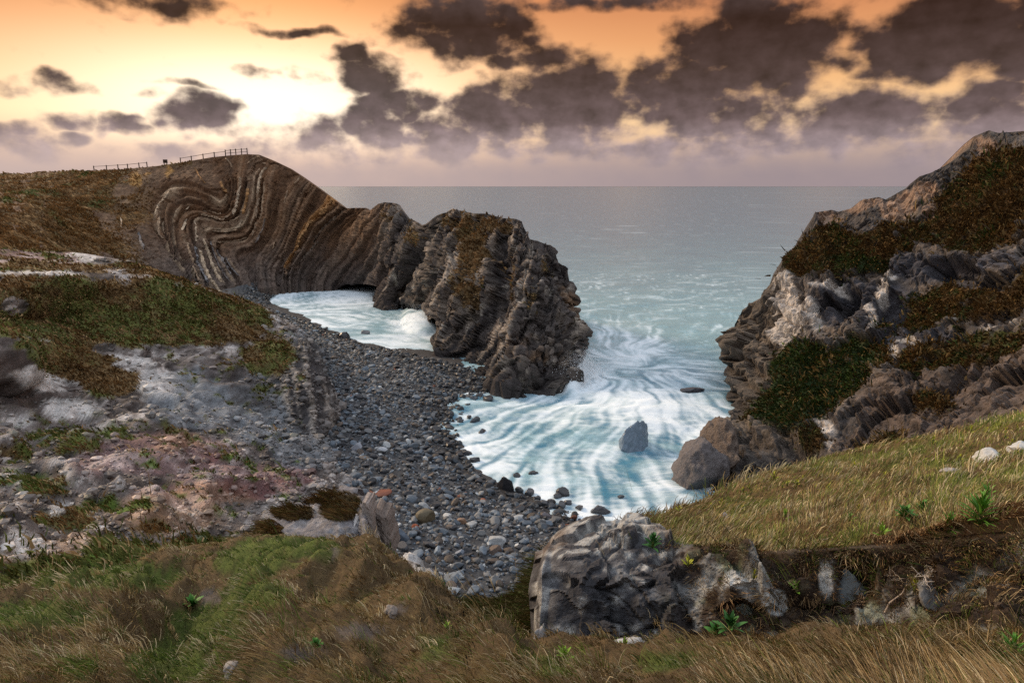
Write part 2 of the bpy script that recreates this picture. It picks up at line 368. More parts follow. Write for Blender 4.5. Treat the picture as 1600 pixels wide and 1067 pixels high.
# ================================================================== LAND
# ---- folded cliff and the headland that runs out from it (columns: crest -> foot, camera depth)
CLIFF = [
    [(-900, 262, 195), (-900, 300, 150), (-900, 345, 112), (-900, 400, 84)],
    [(-260, 268, 190), (-260, 300, 150), (-260, 345, 118), (-260, 392, 92)],
    [(-60, 270, 188), (-60, 300, 150), (-60, 340, 118), (-60, 390, 92)],
    [(0, 271, 187), (0, 300, 153), (0, 335, 121), (0, 392, 94)],
    [(60, 269, 184), (60, 300, 157), (60, 340, 128), (65, 400, 103)],
    [(120, 267, 181), (115, 300, 162), (118, 350, 140), (125, 408, 115)],
    [(200, 264, 177), (200, 300, 166), (205, 360, 150), (210, 424, 128)],
    [(255, 257, 175), (255, 300, 167), (258, 370, 154), (262, 440, 136)],
    [(300, 251, 174), (298, 300, 167), (302, 380, 157), (308, 458, 143)],
    [(345, 244, 173), (345, 320, 165), (347, 400, 159), (352, 468, 147)],
    [(392, 240, 172), (395, 320, 167), (400, 400, 162), (406, 452, 153)],
    [(425, 249, 170), (432, 330, 166), (440, 400, 162), (450, 447, 158)],
    [(447, 260, 169), (455, 330, 165), (465, 400, 162), (474, 446, 159)],
    [(472, 275, 168), (480, 340, 165), (488, 400, 162), (497, 448, 160)],
    [(505, 301, 164), (518, 350, 161), (532, 400, 160), (545, 456, 161)],
    [(540, 325, 157), (552, 360, 155), (568, 410, 154), (580, 467, 153)],
    [(572, 326, 151), (580, 360, 149), (590, 410, 147), (602, 490, 137)],
    [(592, 317, 147), (602, 360, 143), (614, 420, 139), (622, 484, 138)],
    [(612, 315, 143), (622, 370, 138), (632, 430, 136), (640, 482, 138)],
    [(634, 337, 138), (642, 380, 132), (650, 440, 130), (655, 492, 133)],
    [(657, 351, 132), (662, 400, 126), (668, 450, 124), (672, 500, 128)],
    [(682, 337, 124), (680, 390, 118), (680, 460, 114), (684, 520, 114)],
    [(706, 325, 118), (700, 380, 112), (694, 470, 106), (692, 556, 100)],
    [(732, 331, 113), (726, 390, 107), (720, 480, 101), (716, 570, 95)],
    [(762, 334, 108), (756, 400, 102), (750, 480, 97), (745, 582, 90)],
    [(788, 340, 104), (784, 400, 98), (778, 490, 92), (774, 600, 84)],
    [(811, 343, 100), (810, 400, 95), (806, 500, 88), (802, 610, 80)],
    [(824, 370, 98), (828, 420, 93), (828, 510, 87), (826, 613, 79.5)],
    [(842, 378, 97), (848, 440, 92), (850, 520, 86), (848, 612, 79.3)],
    [(864, 388, 96.5), (874, 450, 92), (878, 520, 87.5), (870, 608, 80)],
    [(872, 408, 97), (886, 462, 94), (896, 525, 90), (884, 598, 84)],
    [(880, 432, 99), (896, 478, 97.5), (906, 530, 95), (893, 592, 90)],
    [(882, 440, 104), (898, 490, 104), (906, 535, 102), (894, 588, 98)],
    [(872, 450, 112), (885, 500, 112), (890, 540, 110), (880, 585, 106)],
]
A = Sheet(CLIFF, 860, 210, 't')
A.extend('bottom', [(0, -.6, -1.5), (0, -1, -3)])
bx0, by0 = A.px.copy(), A.py.copy()
# bedding field: index of the bed at a point, interpolated between traced beds
def z1(l): return [(180 + .2156 * x, 230 + .2156 * y) for x, y in l]
def z2(l): return [(360 + .2156 * x, 230 + .2156 * y) for x, y in l]
BEDS = [
    (0, z1([(20, 520), (60, 620), (120, 760), (200, 860)])), (0, z1([(180, 300), (120, 380), (60, 450)])),
    (1.2, z1([(640, 355), (560, 320), (480, 300), (410, 310), (370, 350), (320, 400), (300, 460), (310, 560), (330, 640), (400, 760), (460, 860), (520, 960)])),
    (1.2, z1([(640, 355), (700, 370), (760, 400), (800, 390), (815, 330), (810, 250), (780, 180)])),
    (2.5, z1([(450, 830), (430, 760), (415, 620), (412, 540), (450, 480), (500, 450), (540, 428), (640, 455), (720, 480), (790, 490), (840, 430), (860, 360), (870, 280), (840, 150)])),
    (3.5, z1([(620, 1000), (580, 900), (550, 800), (510, 690), (492, 600), (510, 530), (580, 495), (680, 505), (770, 530), (840, 500), (870, 460), (885, 380), (905, 290), (915, 210)])),
    (4.6, z1([(690, 1020), (640, 940), (605, 800), (590, 690), (582, 600), (590, 520), (680, 525), (760, 555), (840, 540), (900, 505), (935, 450), (955, 370), (968, 290), (970, 180), (1000, 90)])),
    (6.0, z1([(785, 1030), (735, 900), (690, 790), (650, 690), (650, 620), (740, 600), (830, 605), (900, 590), (950, 520), (990, 420), (1010, 310), (1010, 200), (1060, 100)])),
    (7.0, z1([(850, 985), (780, 900), (725, 780), (705, 690), (770, 660), (870, 655), (940, 630), (1000, 550), (1030, 440), (1040, 330), (1045, 220), (1090, 140)])),
    (8.2, z1([(905, 935), (845, 865), (790, 790), (770, 720), (850, 705), (940, 690), (1010, 620), (1055, 500), (1075, 350), (1095, 230)])),
    (9.4, z1([(965, 915), (905, 870), (875, 800), (910, 750), (990, 730), (1060, 640), (1095, 520), (1113, 400)])),
    (8.8, z2([(330, 110), (275, 200), (282, 300), (272, 400), (252, 520), (222, 620)])),
    (11, z2([(510, 210), (460, 270), (420, 330), (390, 400), (370, 500), (340, 600), (290, 700), (240, 780), (200, 850)])),
    (13, z2([(600, 270), (520, 380), (470, 500), (430, 620), (380, 720), (330, 800), (290, 870)])),
    (15.5, z2([(740, 370), (690, 450), (590, 530), (530, 600), (490, 690), (480, 740), (440, 790), (400, 870), (390, 940)])),
    (17.3, z2([(840, 450), (760, 510), (660, 600), (600, 690), (560, 770), (500, 840), (470, 900)])),
    (19.2, z2([(950, 440), (820, 540), (720, 650), (680, 760), (600, 850), (560, 930)])),
    (21.2, z2([(1070, 430), (960, 560), (860, 700), (780, 800), (690, 900)])),
    (24.5, [(620, 330), (600, 370), (580, 410), (560, 445)]), (30, [(690, 340), (665, 390), (640, 440), (620, 475)]),
    (36, [(760, 340), (735, 420), (705, 500), (692, 545)]), (43, [(815, 350), (800, 440), (770, 530), (745, 575)]), (51, [(868, 400), (860, 480), (835, 560), (815, 605)]),
]
def tps_fit(X, b):
    d = np.linalg.norm(X[:, None] - X[None], axis=-1); K = d * d * np.log(d + 1e-6) + np.eye(len(X)) * .004
    Pm = np.c_[np.ones(len(X)), X]; M = np.block([[K, Pm], [Pm.T, np.zeros((3, 3))]]); return np.linalg.solve(M, np.r_[b, 0, 0, 0])
def tps_eval(X, w, Q):
    r = w[-3] + Q @ w[-2:]
    for k in range(len(X)):
        d = np.hypot(Q[:, 0] - X[k, 0], Q[:, 1] - X[k, 1]); r = r + w[k] * d * d * np.log(d + 1e-6)
    return r
Xs, bs = [], []
for bi, pl in BEDS:
    pl = np.array(pl); Lc = np.r_[0, np.cumsum(np.hypot(*np.diff(pl, axis=0).T))]
    q = np.linspace(0, Lc[-1], max(3, int(Lc[-1] / 13))); Xs.append(np.c_[np.interp(q, Lc, pl[:, 0]), np.interp(q, Lc, pl[:, 1])]); bs += [bi] * len(q)
Xs = np.concatenate(Xs); bs = np.array(bs, float); TW = tps_fit(Xs / 100, bs)
p = A.flat()
warp = np.stack([fbm(p, .12, 3, seed=5), fbm(p, .12, 3, seed=9)], -1)
Q = np.c_[np.clip(A.px.ravel(), -50, 930), np.clip(A.py.ravel(), 235, 620)]
bed = tps_eval(Xs / 100, TW, (Q + warp * 2.0) / 100)
def strata(s, seed=0):
    """layer profile: hard (1) and soft (0) beds of uneven thickness along the bed index"""
    z = np.zeros_like(s); q = lambda f, k: perlin(np.stack([s * f, z + k * 3.1, z + .5], -1), seed + k)
    return .5 + .9 * (.55 * q(.9, 1) + .75 * q(2.1, 2) + .45 * q(4.3, 3))
hard = sm(strata(bed), .25, .75)
pxA, pyA = A.px.ravel(), A.py.ravel()
headl = sm(pxA, 560, 640)                        # 0 on the folded cliff, 1 on the headland
leftv = sm(pxA + fbm(p, .05, 3, seed=21) * 60, 235, 165)   # grassed left flank
lowband = sm(pyA, 262, 290)
# layers stand proud, blocks broken along joints, buttresses and gullies
tilt = np.c_[p[:, 0] * .92 - p[:, 2] * .38, p[:, 1] * .8, (p[:, 2] * .92 + p[:, 0] * .38) * .38]     # slabs drawn out down the dip of the beds
wp3 = np.c_[warp, warp.sum(1)]; h1, k1, cid = facets(tilt * .16 + wp3 * .25, 3, 1.3); h2, k2, cid2 = facets(tilt * .42 + wp3 * .4, 4, 1.4); h3, k3, _ = facets(tilt * 1.1, 6, 1.4)
hardH = sm(strata(bed * .30, 2), .3, .7); disp = ((hard - .5) * 1.35 * (1 - headl) + (hardH - .5) * 2.2 * headl) * (1 - leftv) * lowband + fbm(p, .06, 4, seed=31) * (1.2 + 1.4 * headl)
disp += h1 * (.5 + 1.1 * headl) * (1 - .5 * leftv) + h2 * (.30 + .45 * headl) * (1 - .6 * leftv) + h3 * (.14 - .06 * headl) * (1 - .5 * leftv)
disp += ridged(np.c_[p[:, 0] - p[:, 2] * .55, p[:, 1], p[:, 2] * .25], .16, 3, seed=47) * .7 * headl + fbm(p, .9, 4, .6, seed=48) * (.20 - .08 * headl) + fbm(p, .2, 3, seed=49) * .9 * leftv
cr = np.maximum(k1, .7 * k2) * headl; disp -= cr * .7
hh = np.clip(np.arange(A.nv)[:, None] / 26.0, 0, 1) * np.ones((1, A.nu)); hh = hh.ravel()
disp *= .7 + .3 * hh
A.push(disp * .9 * (1 - .45 * sm(pxA, 862, 892)) * (1 - headl), blur=0); A.push(disp * .9 * (1 - .45 * sm(pxA, 862, 892)) * headl, blur=3); p = A.flat(); fine_ = h2 * .55 + h3 * .42 - k2 * .30 - k3 * .15 + fbm(p, .8, 4, .6, seed=50) * .35 + (strata(bed * .9, 7) - .5) * .45; A.push(fine_ * .9 * headl)
# sea caves at the foot, pushed into the wall
cave = blob(bx0, by0, [(552, 455, 26, 11), (575, 454, 14, 10), (660, 492, 13, 16, .9), (686, 515, 8, 18, .7), (628, 484, 10, 8, .6)])
A.P[..., 1] += np.clip(cave * 1.6, 0, 1) * 14; A.refresh()
A.match_crest([(-300, 268), (0, 271), (40, 272), (70, 269), (120, 267), (150, 267), (200, 264), (250, 259), (290, 253), (330, 246), (360, 243), (385, 241), (405, 242), (425, 250), (450, 262), (470, 275), (490, 289), (505, 300), (520, 311), (540, 326), (552, 325), (572, 325), (576, 330), (590, 319), (600, 316), (612, 317), (620, 318), (628, 330), (636, 340), (650, 346), (658, 352), (668, 349), (672, 344), (685, 335), (698, 332), (706, 325), (718, 330), (722, 329), (735, 333), (760, 334), (786, 341), (806, 342), (814, 346), (822, 364), (828, 374), (842, 377), (856, 384), (866, 396), (872, 410), (880, 432)], 60, -60, 884)
A.extend('top', [(0.2, 2.5, -.35), (.6, 6, -2.5), (1.5, 9, -10), (2, 12, -22)])
pad = lambda a, n=4: np.concatenate([np.repeat(np.asarray(a).reshape(A.nv - n, A.nu)[:1], n, 0), np.asarray(a).reshape(A.nv - n, A.nu)], 0).ravel()
hard, headl, leftv, cid, bed, cr = map(pad, (hard, headl, leftv, cid, bed, cr)); pxA, pyA = pad(pxA), pad(pyA)
p = A.flat(); n1 = fbm(p, .3, 4, seed=51); n2 = fbm(p, 1.1, 3, seed=52)
dark = srgb(72, 58, 48); palec = srgb(160, 132, 106); warm = srgb(128, 92, 62); greyr = srgb(104, 98, 96)
hs = sm(strata(bed, 0) + .12 * n2, .55, .95); tone = sm(perlin(np.c_[bed * .55, bed * 0 + 2.2, n1 * .6], 8), -.5, .6)
c = lerp(np.tile(dark, (len(p), 1)), warm, .25 + .5 * tone); c = lerp(c, palec, hs * (.2 + .4 * sm(n1, -.3, .5)) * (1 - .75 * headl))
c = lerp(c, greyr * .75, sm(pyA + n1 * 30, 350, 440) * .65 * (1 - .3 * headl))
hc = lerp(np.tile(srgb(86, 79, 76), (len(p), 1)), srgb(138, 126, 114), sm(n1 + (cid - .5) * .9, -.2, .7)); hc = lerp(hc, srgb(190, 176, 160), sm(strata(bed * .7, 5) + .3 * n2, .72, 1.0) * .55); hc = lerp(hc, srgb(64, 58, 56), sm(strata(bed * .8, 9), .35, .1) * .7); hc = lerp(hc, srgb(58, 54, 54), cr * .8)
hc = lerp(hc, srgb(156, 122, 88), sm(fbm(p, .16, 4, seed=55) + .3 * n2, .2, .6) * .5); c = lerp(c, hc, headl)
hc2 = sm(fbm(p * [1, 1, .5], .45, 3, seed=56), .28, .5) * headl; c = lerp(c, srgb(206, 196, 182), hc2 * .6)
# orange rib and pale beds named in the photograph
c = lerp(c, srgb(176, 128, 78), np.exp(-((bed - 15.5) / .35) ** 2) * (pyA < 420) * (1 - headl))
for bb, w in ((4.6, .22), (6.0, .18), (3.5, .16), (1.2, .2), (7.0, .15), (2.5, .14), (8.2, .13)):
    c = lerp(c, srgb(190, 166, 138), np.exp(-((bed - bb) / w) ** 2) * sm(fbm(p, .22, 3, seed=int(bb * 10)), -.15, .35) * .85 * (1 - leftv) * (pyA > 275) * (pxA < 425))
wet = sm(p[:, 2] + n1 * .8, 3.2, 1.0) * sm(pxA, 480, 560); c = lerp(c, srgb(50, 47, 48), wet * .65)
# turf: left flank, crest, and streaks of green down the headland
vegA = leftv * sm(fbm(p, .12, 4, seed=61) + .35 * (1 - hs), -.25, .15)
vegA = np.maximum(vegA, sm(pyA - 1.4 * n2, 262, 250) * (pxA < 300))
vA2 = blob(pxA + n1 * 26, pyA + n2 * 14, [(742, 390, 26, 80), (725, 350, 45, 22), (770, 350, 34, 20), (650, 370, 22, 26, .8), (790, 430, 22, 60, .8), (610, 340, 20, 16, .7), (735, 460, 18, 40, .9), (855, 420, 12, 26, .6), (828, 480, 14, 40, .6)])
vegA = np.maximum(vegA, sm(vA2 + .55 * n2 + .3 * fbm(p, 1.5, 3, .6, seed=66), .48, .75)); vegA *= (p[:, 2] > 3)
vc = lerp(np.tile(srgb(112, 90, 60), (len(p), 1)), srgb(94, 104, 54), sm(fbm(p, .08, 3, seed=63) + .3 * n2, -.1, .4) * (.5 + .3 * (pxA < 200)))
vc = lerp(vc, srgb(172, 138, 92), sm(fbm(p, .1, 3, seed=64), .15, .5) * (pxA < 300) * .8)
c = lerp(c, vc, vegA)
c = lerp(c, srgb(196, 150, 88) * .8, sm(blob(pxA + n1 * 9, pyA + n2 * 6, [(214, 283, 14, 16), (160, 290, 16, 10, .8), (262, 268, 8, 16, .8), (232, 275, 10, 9, .6)]), .25, .6) * .75)
COL_A = c; VEG_A = vegA
c = c * (1 + .35 * perlin(p * [1.0, 1, .7] * 1.3, 88) + .25 * perlin(p * 2.9, 89))[:, None]; COL_A = c
jsplit = int(np.argmin(np.abs(A.px[40] - 556)))
o_cliff = A.make('folded_cliff', M_CLIFF, c, 0, jsplit + 1, smooth=False, kind='structure', label='tall folded cliff of contorted brown rock layers behind the cove')
o_head = A.make('rocky_headland', M_CLIFF, c, jsplit, None, smooth=False, kind='structure', label='dark craggy headland running out into the sea with caves at its foot')

# ---- bare clay hillside and heathy mounds left of the beach (columns: far -> near, heights)
HILL = [
    [(-800, 376, 20), (-800, 403, 19.5), (-800, 432, 19), (-800, 505, 17.5), (-800, 600, 16.5), (-800, 720, 16.5), (-800, 800, 17.2), (-800, 880, 18.2), (-800, 1010, 19.2)],
    [(-240, 376, 19.2), (-240, 403, 18.6), (-240, 432, 18.1), (-240, 505, 16), (-240, 600, 14.6), (-240, 720, 14.8), (-240, 800, 15.6), (-240, 880, 16.8), (-240, 1010, 18)],
    [(0, 388, 18.3), (0, 403, 17.9), (0, 432, 17.3), (0, 470, 16.2), (0, 505, 14.7), (0, 540, 14.9), (0, 585, 14.0), (0, 620, 12.6), (0, 660, 12.9), (0, 720, 13.5), (0, 800, 14.6), (0, 870, 15.7), (0, 965, 16.6), (0, 1060, 17)],
    [(60, 391, 17.8), (65, 408, 17.2), (70, 430, 16.9), (70, 470, 15.3), (72, 505, 13.6), (70, 540, 13.4), (75, 585, 12.1), (75, 620, 11.6), (75, 660, 12.0), (75, 720, 12.8), (75, 800, 13.9), (75, 860, 14.9), (75, 940, 15.8), (75, 1030, 16)],
    [(125, 396, 17.2), (135, 412, 16.6), (140, 430, 16.3), (142, 470, 14.4), (142, 515, 12.6), (145, 555, 11.9), (148, 600, 10.9), (150, 645, 10.9), (150, 700, 11.8), (150, 760, 12.8), (150, 830, 14), (150, 910, 15.0), (160, 990, 15.2)],
    [(210, 412, 15.8), (240, 426, 15.2), (255, 440, 14.8), (260, 480, 12.9), (262, 530, 10.9), (258, 575, 9.9), (255, 640, 9.8), (260, 700, 10.5), (262, 760, 11.5), (268, 820, 12.7), (272, 890, 13.6), (290, 970, 13.8)],
    [(300, 443, 13.2), (330, 457, 12.4), (345, 472, 11.9), (355, 515, 10.0), (360, 560, 8.8), (358, 610, 8.2), (355, 660, 7.8), (370, 710, 8.0), (385, 760, 8.6), (395, 810, 9.6), (400, 860, 10.3), (415, 930, 10.5)],
    [(348, 460, 10.2), (385, 474, 9.3), (410, 490, 8.8), (428, 530, 7.9), (440, 580, 7.0), (442, 635, 6.0), (440, 690, 5.5), (455, 722, 5.7), (470, 760, 6.2), (490, 800, 6.7), (505, 850, 6.9), (520, 920, 7)],
    [(368, 466, 7.2), (414, 484, 6.2), (442, 506, 5.9), (470, 548, 5.8), (490, 600, 5.5), (505, 645, 4.2), (500, 695, 3.9), (512, 730, 4.2), (532, 772, 4.6), (560, 815, 4.8), (585, 860, 4.9), (610, 930, 5)],
    [(378, 470, 3.0), (430, 492, 2.4), (462, 515, 2.2), (498, 560, 1.8), (520, 610, 1.5), (532, 660, 1.4), (530, 705, 2.0), (545, 745, 2.6), (565, 790, 3.0), (595, 835, 3.2), (620, 880, 3.4), (650, 950, 3.4)],
]
B = Sheet(HILL, 470, 330, 'z')
p = B.flat(); px, py = B.px.ravel(), B.py.ravel()
moundm = np.clip(blob(px, py, [(200, 480, 260, 85), (110, 560, 130, 75, .8), (20, 450, 90, 60, .9), (60, 420, 200, 30, .8), (330, 480, 120, 50, .7)]) * 1.6, 0, 1)
edge = np.clip(np.arange(B.nv)[:, None] / 14., .15, 1) * np.ones((1, B.nu)); edge = edge.ravel()
near = sm(py, 640, 760)
gul = ridged(np.c_[p[:, 0] * .35 + p[:, 1] * .10, p[:, 1] * .28 - p[:, 0] * .1, p[:, 2] * .2], 1.0, 3, .35, seed=71)
d = fbm(p, .12, 4, seed=72) * .9 + (gul - .4) * .75 * (1 - moundm) + fbm(p, .7, 3, .4, seed=73) * .30
scr = sm(blob(px, py, [(475, 590, 40, 90), (500, 640, 26, 50), (450, 560, 40, 60, .7)]), .05, .4)      # low rock bluff above the beach
d += scr * (ridged(np.c_[p[:, 0] * 1.1, p[:, 1] * 1.1, p[:, 2] * .15], .55, 2, seed=75) * 1.1)
d -= 1.1 * blob(px, py, [(25, 575, 30, 45)]) * 0 - 1.0 * blob(px, py, [(10, 570, 62, 58)])
h2, k2, _ = facets(p * [.7, .7, 1.0] + fbm(p, .5, 2, seed=78)[:, None] * .5, 25, 1.2); h3, k3, _ = facets(p * 1.9, 26, 1.3)
rill = ridged(np.c_[p[:, 0] * .9 + p[:, 1] * .5, p[:, 1] * .5, p[:, 2] * .8], 1.0, 4, .6, seed=79)
d += (h2 * .42 * np.clip(proj(p)[2] / 42, .25, 1) + h3 * .05 + (rill - .5) * .0) * (1 - .75 * moundm) + fbm(p, 2.2, 3, .6, seed=76) * .03
B.push(d * edge, blur=3); B.extend('top', [(0, 2.0, -1.2), (0, 4, -5), (0, 5, -9)]); B.extend('bottom', [(0, 0, -2)])
p = B.flat(); px, py = B.px.ravel(), B.py.ravel()
n1 = fbm(p, .35, 4, seed=81); n2 = fbm(p, 1.3, 3, seed=82); n3 = fbm(p, .12, 3, seed=83)
wx, wy = px + n1 * 26 + n2 * 9, py + n1 * 12 + n2 * 7
clay = srgb(200, 194, 190); blue = srgb(130, 136, 142); tan = srgb(176, 138, 104); pink = srgb(160, 122, 122); maroon = srgb(112, 70, 70); soil = srgb(84, 74, 70)
streak = fbm(np.c_[p[:, 0] * .5 + p[:, 1] * .1, p[:, 1] * .35, p[:, 2] * 2.2], .9, 4, seed=85)
c = lerp(np.tile(srgb(116, 108, 104), (len(p), 1)), clay, sm(streak + .25 * n2, -.02, .35)); c = lerp(c, srgb(66, 60, 58), sm(-streak + .5 * n2, .02, .36))
def tint(colr, lst, a=.15, b=.5, k=.9):
    global c; c = lerp(c, colr, sm(blob(wx, wy, lst) + .35 * streak, a, b) * k)
tint(blue, [(330, 620, 130, 60), (420, 640, 90, 70), (300, 640, 80, 40), (470, 700, 60, 50), (480, 560, 50, 60)], k=.75)
tint(soil, [(20, 575, 62, 62), (60, 620, 90, 34, .8), (250, 690, 90, 28, .7), (350, 580, 50, 30, .6)], k=.8)
tint(pink, [(250, 710, 150, 40), (380, 750, 140, 34), (70, 400, 110, 16), (240, 420, 60, 10, .6), (150, 720, 60, 30, .6), (300, 770, 120, 26, .7)], k=.4)
tint(tan, [(260, 800, 110, 40), (40, 865, 60, 36), (330, 770, 90, 24, .8), (280, 690, 60, 22, .6), (120, 850, 60, 26, .7)], k=.45)
tint(maroon, [(400, 758, 70, 22), (330, 715, 40, 12, .7), (470, 745, 40, 16, .8)], k=.6)
tint(srgb(214, 210, 206), [(70, 590, 60, 26, .9), (110, 640, 60, 20), (230, 585, 55, 16, .9), (190, 565, 70, 9), (30, 850, 50, 40, .7), (90, 800, 34, 34, .8), (25, 740, 50, 26, .6), (130, 398, 40, 6), (140, 405, 24, 7, .8), (60, 427, 90, 4, .7), (250, 608, 60, 20, .7), (360, 480, 22, 14, .7)], .25, .6, .85)
tint(srgb(66, 62, 62), [(478, 600, 44, 90, 1.0), (440, 560, 50, 50, .7), (400, 610, 60, 40, .5)], k=.75)
rib = perlin(np.c_[(p[:, 0] + p[:, 1] * .35 + n1 * .5) * 1.1, p[:, 2] * .06, p[:, 1] * .05], 93); bl = sm(blob(px + n1 * 10, py + n2 * 8, [(478, 605, 44, 88, 1.1), (505, 650, 30, 50, 1), (440, 570, 46, 50, .6)]), .15, .4)
c = lerp(c, srgb(58, 55, 56), bl * .75); c = lerp(c, srgb(170, 160, 150), bl * sm(rib, .2, .45) * .7)
# heath and turf
V1 = [(200, 490, 245, 62), (60, 455, 110, 40), (330, 500, 110, 46), (420, 555, 50, 40, .8), (120, 560, 70, 40), (170, 590, 60, 34), (20, 512, 44, 20, .7), (60, 540, 50, 14, .6), (90, 385, 170, 12, .9), (30, 412, 70, 10, .8), (140, 416, 120, 9, .75), (100, 402, 50, 6, .6), (250, 430, 70, 14, .8), (330, 462, 60, 12, .7), (20, 424, 50, 8, .5)]
V2 = [(110, 690, 120, 30, .6), (60, 760, 90, 26, .6), (100, 810, 70, 26, .9), (160, 790, 60, 18, .7), (30, 710, 60, 30, .6), (230, 820, 60, 22, .7), (210, 860, 120, 30, .8), (90, 900, 140, 40, 1), (330, 850, 110, 24, .7), (250, 880, 160, 40, .8), (120, 940, 200, 60, 1), (410, 610, 40, 20, .5), (370, 570, 40, 24, .5), (290, 575, 50, 14, .4), (230, 790, 24, 12, .8), (385, 860, 60, 30, .9)]
vg = np.maximum(sm(blob(wx, wy, V1) + .28 * n2 + .1 * n3, .16, .34), sm(blob(wx, wy, V2) + .55 * n2 + .3 * streak, .38, .52))
vg = np.maximum(vg, sm(n2 * .8 + .7 * n1 + .3 * n3, .20, .36) * .95 * sm(py, 620, 680) * (px < 470)); vg = np.maximum(vg, sm(n2 * .8 + .6 * n1, .26, .42) * .9 * (px > 260) * (px < 480) * (py < 660)); vg *= 1 - .95 * sm(blob(px + n1 * 8, py + n2 * 5, [(165, 545, 26, 12), (215, 570, 46, 10), (250, 590, 40, 12), (60, 427, 100, 4), (185, 432, 60, 4), (22, 478, 24, 16), (130, 398, 44, 7), (150, 408, 40, 6)]), .1, .4)
vcol = lerp(np.tile(srgb(112, 92, 62), (len(p), 1)), srgb(98, 102, 54), sm(n3 * 1.2 + .6 * n2 + .15, -.1, .45)); vcol = lerp(vcol, srgb(92, 116, 48), sm(py, 640, 720) * sm(n1 + .2, -.2, .5))
c = lerp(c, vcol, vg); VEG_B = vg; c = c * (1 + .45 * perlin(p * [1.2, 1.2, 2.4], 84) + .35 * perlin(p * 3.1, 86))[:, None]; c = lerp(c, srgb(70, 62, 58), sm(fbm(p * [1, 1, 2], .9, 4, .65, seed=87), .12, .45) * .55 * (1 - vg)); COL_B = c
o_hill = B.make('clay_hillside', M_HILL, c, smooth=False, kind='structure', label='pale eroded clay hillside with heath patches left of the stony beach')

# ---- beach (rows given far -> near; columns left -> right; heights)
ROWS = [
    [(300, 455, 4.5), (335, 455, 3.6), (400, 441, 2.6), (450, 437, 1.6), (490, 441, .6), (560, 450, -1), (650, 480, -1.5), (720, 500, -1.5), (800, 520, -2)],
    [(320, 470, 4.5), (360, 470, 3.4), (395, 464, 1.1), (440, 455, -.1), (500, 460, -.8), (580, 480, -1.2), (650, 500, -1.2), (720, 520, -1), (820, 540, -2)],
    [(350, 500, 5), (400, 500, 4), (432, 493, 1.4), (470, 498, .25), (520, 512, -.15), (580, 528, -.3), (650, 540, -.3), (740, 548, -.3), (840, 560, -2)],
    [(370, 530, 5), (420, 530, 4.2), (470, 528, 2), (520, 532, .8), (570, 543, .45), (620, 552, .35), (680, 562, .35), (760, 582, -.3), (860, 590, -2)],
    [(400, 600, 5), (440, 600, 4.2), (520, 590, 2.2), (580, 586, 1.3), (640, 586, .9), (690, 592, .55), (735, 595, .15), (800, 612, -.6), (900, 620, -2)],
    [(420, 680, 5), (470, 680, 4.2), (540, 662, 2.5), (600, 652, 1.6), (650, 650, .9), (682, 650, .25), (715, 655, -.2), (850, 660, -1), (950, 670, -2)],
    [(430, 760, 5), (480, 760, 4.5), (550, 732, 3.1), (610, 722, 2.1), (660, 716, 1.2), (700, 712, .3), (745, 708, -.2), (880, 720, -1), (980, 730, -2)],
    [(450, 850, 5.5), (500, 850, 5), (590, 802, 3.6), (660, 790, 2.4), (720, 780, 1.4), (775, 775, .45), (830, 770, -.15), (950, 770, -.8), (1050, 780, -1)],
    [(500, 940, 6), (560, 940, 5), (650, 870, 3.8), (710, 850, 2.8), (780, 840, 1.8), (845, 826, .8), (900, 815, .15), (1000, 810, -.4), (1100, 800, -.5)],
    [(560, 1020, 6), (640, 1010, 5.5), (700, 950, 4.5), (760, 930, 3.8), (830, 910, 2.8), (900, 890, 1.8), (960, 870, 1), (1050, 850, .3), (1150, 840, 0)],
    [(640, 1120, 7), (700, 1100, 6.5), (760, 1040, 6), (820, 1010, 5.5), (880, 990, 4.5), (950, 960, 3), (1020, 940, 2), (1100, 920, 1), (1200, 900, 1)],
]
Bh = Sheet([[r[k] for r in ROWS] for k in range(9)], 190, 190, 'z')
p = Bh.flat(); Bh.push(fbm(p, .25, 4, seed=91) * .22 + fbm(p, 1.5, 2, seed=92) * .08)
p = Bh.flat(); f1, f2, cid = cells(p * [2.2, 2.2, 2.2], 11)
c = lerp(np.tile(srgb(48, 50, 54), (len(p), 1)), srgb(92, 95, 98), cid * .8); c = lerp(c, srgb(60, 56, 54), sm(p[:, 2], .8, .2) * .7)
o_beach = Bh.make('beach', M_SHINGLE, c, kind='structure', label='grey boulder and shingle beach curving round the cove')

# ---- gully floor between the two foreground banks
GULLY = [[(640, 985, 18), (660, 1010, 14), (680, 1050, 10.5)], [(690, 948, 22), (705, 985, 15.5), (720, 1040, 9.8)], [(740, 936, 24), (750, 975, 15.5), (765, 1035, 9.5)],
         [(790, 930, 23.5), (795, 970, 15), (805, 1030, 9.3)], [(825, 905, 21), (830, 950, 14), (840, 1030, 9.3)], [(850, 870, 19), (860, 930, 13), (880, 1030, 9.2)], [(900, 850, 17), (920, 920, 12), (940, 1030, 9)]]
K = Sheet(GULLY, 90, 80, 't'); p = K.flat(); K.push(fbm(p, .5, 4, seed=95) * .3); K.extend('top', [(0, .6, -1), (0, 1, -4)])
p = K.flat(); n1 = fbm(p, 1.2, 3, seed=96)
COL_K = lerp(np.tile(srgb(62, 56, 36), (len(p), 1)), srgb(66, 76, 36), sm(n1, -.3, .4))
o_gully = K.make('gully', M_SOIL, COL_K, kind='structure', label='grassy gully dropping to the beach between the two foreground banks')

